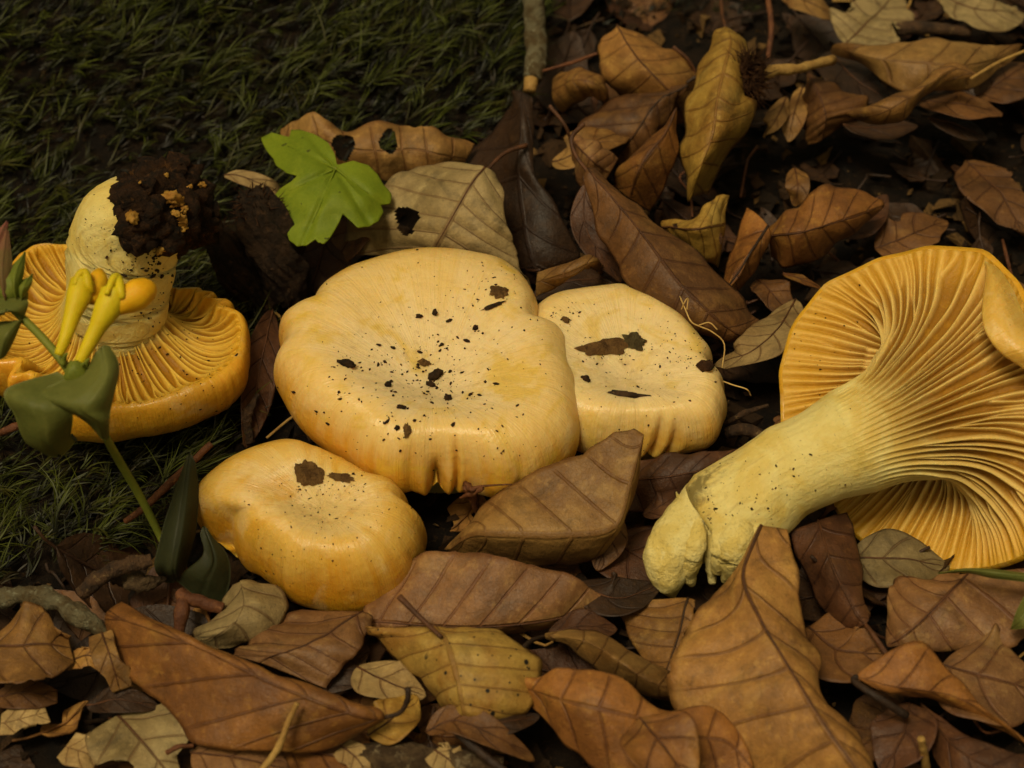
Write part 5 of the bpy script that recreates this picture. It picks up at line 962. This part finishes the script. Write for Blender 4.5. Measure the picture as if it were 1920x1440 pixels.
for pts in [[(1275, 556, 2.6), (1285, 580, 2.7), (1296, 603, 2.6), (1312, 612, 2.5), (1335, 622, 2.4), (1358, 645, 2.2), (1354, 690, 1.9)], [(1278, 580, 2.6), (1284, 566, 2.8), (1290, 560, 2.8), (1288, 580, 2.7)], [(1310, 610, 2.5), (1330, 605, 2.6), (1345, 618, 2.5)], [(1348, 712, 1.8), (1375, 722, 1.9), (1400, 730, 1.9), (1408, 742, 1.7)]]:
    tube('strand', pts, .016, M_ROOT, rl, n=6, res=26)

# loose leaf stalks and slivers in the litter
rg = np.random.default_rng(77); k_ = 0
while k_ < 46:
    x, y = rg.uniform(-14, 16), rg.uniform(-11, 18)
    if in_poly(np.array([x]), np.array([y]), MOSS)[0] or (np.hypot(*(occ-[x, y]).T) < [3.4, 2.6, 2.8, 2.0]).any(): continue
    a = rg.uniform(0, 6.28); L = rg.uniform(.8, 2.4); d = np.array([math.cos(a), math.sin(a), 0]); p0 = np.array([x, y, float(ground_z(x, y))+rg.uniform(.3, .7)])
    o = tube('loose_stalk', [p0, p0+d*L*.4+[0, 0, rg.uniform(0, .3)], p0+d*L*.75+np.array([-d[1], d[0], 0])*rg.normal(0, .25), p0+d*L+np.array([-d[1], d[0], 0])*rg.normal(0, .4)], [.03, .035, .03, .045], [M_REDTW, M_PETD, M_STRAW, M_BARKD][k_ % 4], n=7, res=14, world=True, lump=.15, seed=k_)
    tag(o, 'thin dry leaf stalk lying loose in the dark litter', 'stalk', 'loose leaf stalks in the litter'); k_ += 1

# --- soil crumbs, flakes and bits lying on the caps
M_FLAKE = soft_mat('bark_flake', (124, 92, 52), (96, 68, 38), (74, 50, 28), 4, .85, .15, .0016, 9)
M_BLACK = soft_mat('black_crumb', (38, 27, 16), (62, 43, 25), None, 5, .8, .2, .001, 10)
def hit(bv, px, py):
    h = BV[bv].ray_cast(Vector(CAMP), Vector(unit(ray(px, py))))
    return (None, None) if h[0] is None else (np.array(h[0]), np.array(h[1])*(1 if h[1].dot(Vector(CAMP)-h[0]) > 0 else -1))
BV['m1'], BV['m2'], BV['m3'] = BV['m21'], BV['m33'], BV['m47']
def flake(label, bv, px, py, a, b, ang, mat, seed, th=.05, cat='flake', name='bark_flake', lift=.03):
    """ragged flat chip following the cap: a, b half sizes in pixels"""
    n, m = 44, 8; t = np.linspace(0, 2*math.pi, n, endpoint=False)
    r = 1+.30*fbm(np.stack([np.cos(t)*2.6, np.sin(t)*2.6, 0*t+seed], -1), seed, 4)
    ca, sa = math.cos(ang), math.sin(ang); P = []
    for s in np.linspace(0, 1, m):
        row = []
        for i in range(n):
            x, y = a*s*r[i]*math.cos(t[i]), b*s*r[i]*math.sin(t[i]); q, nr = hit(bv, px+x*ca-y*sa, py+x*sa+y*ca)
            if q is None: return None
            row.append(q+nr*(lift+th*(1-s**5)*(1+1.2*float(fbm(q*7, seed, 3)))))
        P.append(row)
    P = np.array(P); o = mk(name, P, grid_faces(m, n, True)[:, ::-1], mat, base=P[0, 0], smooth=True)
    return tag(o, label, cat)
def chip(label, bv, px, py, r, ang, seed, mat=M_BLACK, name='soil_crumb', cat='crumb'):
    q, nr = hit(bv, px, py)
    if q is None: return
    V, F = blob_geo(q+nr*r[2]*.5, r, seed, .45, 2.2, 9, rotm((0, 0, 1), ang)); return tag(mk(name, V, F, mat, base=q), label, cat)

flake('round brown bark flake near the back rim of the largest cap', 'm1', 935, 549, 16, 12, .3, M_FLAKE, 1)
flake('small reddish triangular flake at the centre of the largest cap', 'm1', 796, 682, 12, 6, .2, M_FLAKE, 2, .07)
chip('black splinter, biggest of the crumbs away from the centre of the largest cap', 'm1', 650, 685, (.20, .08, .09), -.2, 3)
chip('clotted black soil crumb at the centre of the largest cap', 'm1', 818, 706, (.16, .12, .12), .7, 4)
chip('dark soil crumb touching the clotted one on the largest cap', 'm1', 808, 722, (.11, .07, .07), -.5, 5)
chip('black oblong crumb below the centre of the largest cap', 'm1', 840, 749, (.07, .09, .07), .2, 6)
chip('dark flat crumb on the front slope of the largest cap', 'm1', 752, 765, (.11, .05, .05), -.2, 7)
chip('black crumb between the black splinter and the centre of the largest cap', 'm1', 726, 724, (.08, .06, .06), .4, 8)
chip('black crumb behind the centre of the largest cap', 'm1', 815, 587, (.06, .09, .07), .2, 9)
chip('dark crumb pair behind the centre of the largest cap', 'm1', 786, 594, (.07, .05, .05), 0, 10)
chip('dark crumb in the deep crease of the largest cap', 'm1', 892, 617, (.06, .06, .06), 0, 11)
chip('brown grain on the front slope of the largest cap', 'm1', 745, 803, (.06, .05, .04), .9, 12)
flake('small tan smear of bark low on the front slope of the largest cap', 'm1', 763, 808, 7, 12, .1, M_FLAKE, 13, .02)
flake('thin black flake along the crease near the back rim of the largest cap', 'm1', 925, 575, 22, 4, -.35, M_BLACK, 14, .02)
flake('grey-brown leaf scrap lying across the pale cap', 'm2', 1140, 652, 52, 15, -.12, M_FLAKE, 15, .05)
flake('grey mouldy end of a leaf scrap on the pale cap', 'm2', 1190, 642, 22, 15, .2, soft_mat('mould_grey', (98, 86, 56), (74, 60, 36), (120, 108, 72), 4, .85, .15, .0016, 9), 16, .06)
chip('short dark twig piece on the pale cap', 'm2', 1170, 742, (.40, .07, .07), -.1, 17, M_BARKD, 'twig_piece', 'twig')
chip('black crumb on the pale cap beside the largest cap', 'm2', 1098, 712, (.11, .07, .07), -.6, 18)
chip('brown grain near the back of the pale cap', 'm2', 1061, 602, (.10, .06, .06), -.8, 19, M_FLAKE)
chip('dark brown knob on the rim of the pale cap by the rootlet', 'm2', 1322, 690, (.16, .12, .12), .2, 20, M_HUSK2)
flake('thick flaky brown bark bit on the golden cap', 'm3', 578, 885, 30, 24, .3, M_FLAKE, 21, .10)
flake('thin brown bark smear beside the bark bit on the golden cap', 'm3', 640, 896, 30, 7, .15, M_FLAKE, 22, .015)
q, nr = hit('m1', 905, 915)
hg = root('shrivelled_stalk', 'shrivelled brown stalk tangle hanging from the front rim of the largest cap', 'stalk', G(890, 950, 1.0))
for pts, R in [([(872, 905, 1.9), (884, 918, 1.95), (900, 912, 2.0), (960, 908, 2.1)], [.05, .06, .03, .015]), ([(876, 910, 1.9), (888, 940, 1.4), (896, 972, .8)], [.10, .09, .03]), ([(862, 934, 1.5), (885, 925, 1.8), (905, 915, 2.0)], [.03, .07, .05])]:
    tube('stalk', pts, R, M_REDTW, hg, n=8, res=14, lump=.3, seed=3)
def specks(bv, boxes, label, seed, mat=M_BLACK, name='soil_specks'):
    rg = np.random.default_rng(seed); out = []
    for (cx, cy, sx, sy, n, r0, r1) in boxes:
        for i in range(n):
            q, nr = hit(bv, cx+rg.normal(0, sx), cy+rg.normal(0, sy))
            if q is None: continue
            r = r0*(r1/r0)**(rg.random()**2.2)
            out.append(blob_geo(q+nr*r*.3, np.array([rg.uniform(.7, 2.0), .8, .7])*r, int(rg.integers(1, 999)), .4, 2, 5, rotm((0, 0, 1), rg.uniform(0, 3))))
    V, F = join(out); o = mk(name, V, F, mat, base=(0, 0, 0)); o['kind'] = 'stuff'; return tag(o, label, 'soil')
specks('m1', [(805, 690, 60, 50, 120, .012, .05), (770, 740, 90, 60, 90, .010, .040), (930, 520, 45, 40, 60, .010, .032), (800, 700, 150, 120, 110, .010, .03), (660, 690, 25, 18, 16, .012, .03), (900, 800, 40, 40, 25, .01, .025)], 'fine dark soil specks scattered over the largest cap', 1)
specks('m2', [(1060, 590, 30, 25, 40, .01, .03), (1290, 660, 40, 30, 70, .01, .03), (1190, 700, 80, 80, 70, .01, .03), (1150, 655, 40, 14, 40, .01, .03)], 'fine dark soil specks scattered over the pale cap', 2)
specks('m3', [(610, 960, 70, 40, 60, .009, .024), (620, 905, 50, 20, 40, .01, .03), (600, 1010, 120, 70, 70, .008, .02)], 'fine dark soil specks scattered over the golden cap', 3)
specks('upturned', [(250, 660, 90, 50, 70, .012, .03), (400, 650, 40, 50, 30, .010, .025), (380, 760, 70, 20, 25, .01, .025)], 'fine dark soil specks on the gills of the upturned mushroom', 4)
specks('stem4', [(250, 520, 40, 40, 90, .01, .035), (200, 440, 40, 30, 50, .008, .02), (285, 500, 20, 16, 40, .015, .05), (285, 575, 14, 20, 20, .012, .04)], 'soil specks on the stem of the upturned mushroom', 5)
specks('lying', [(1320, 950, 40, 24, 40, .01, .028), (1385, 960, 40, 24, 30, .01, .03), (1450, 900, 60, 30, 30, .01, .03), (1560, 640, 60, 80, 30, .01, .025)], 'dark soil specks on the stem and gills of the lying mushroom', 6)

for o in bpy.data.objects:
    if '_b' in o: del o['_b']
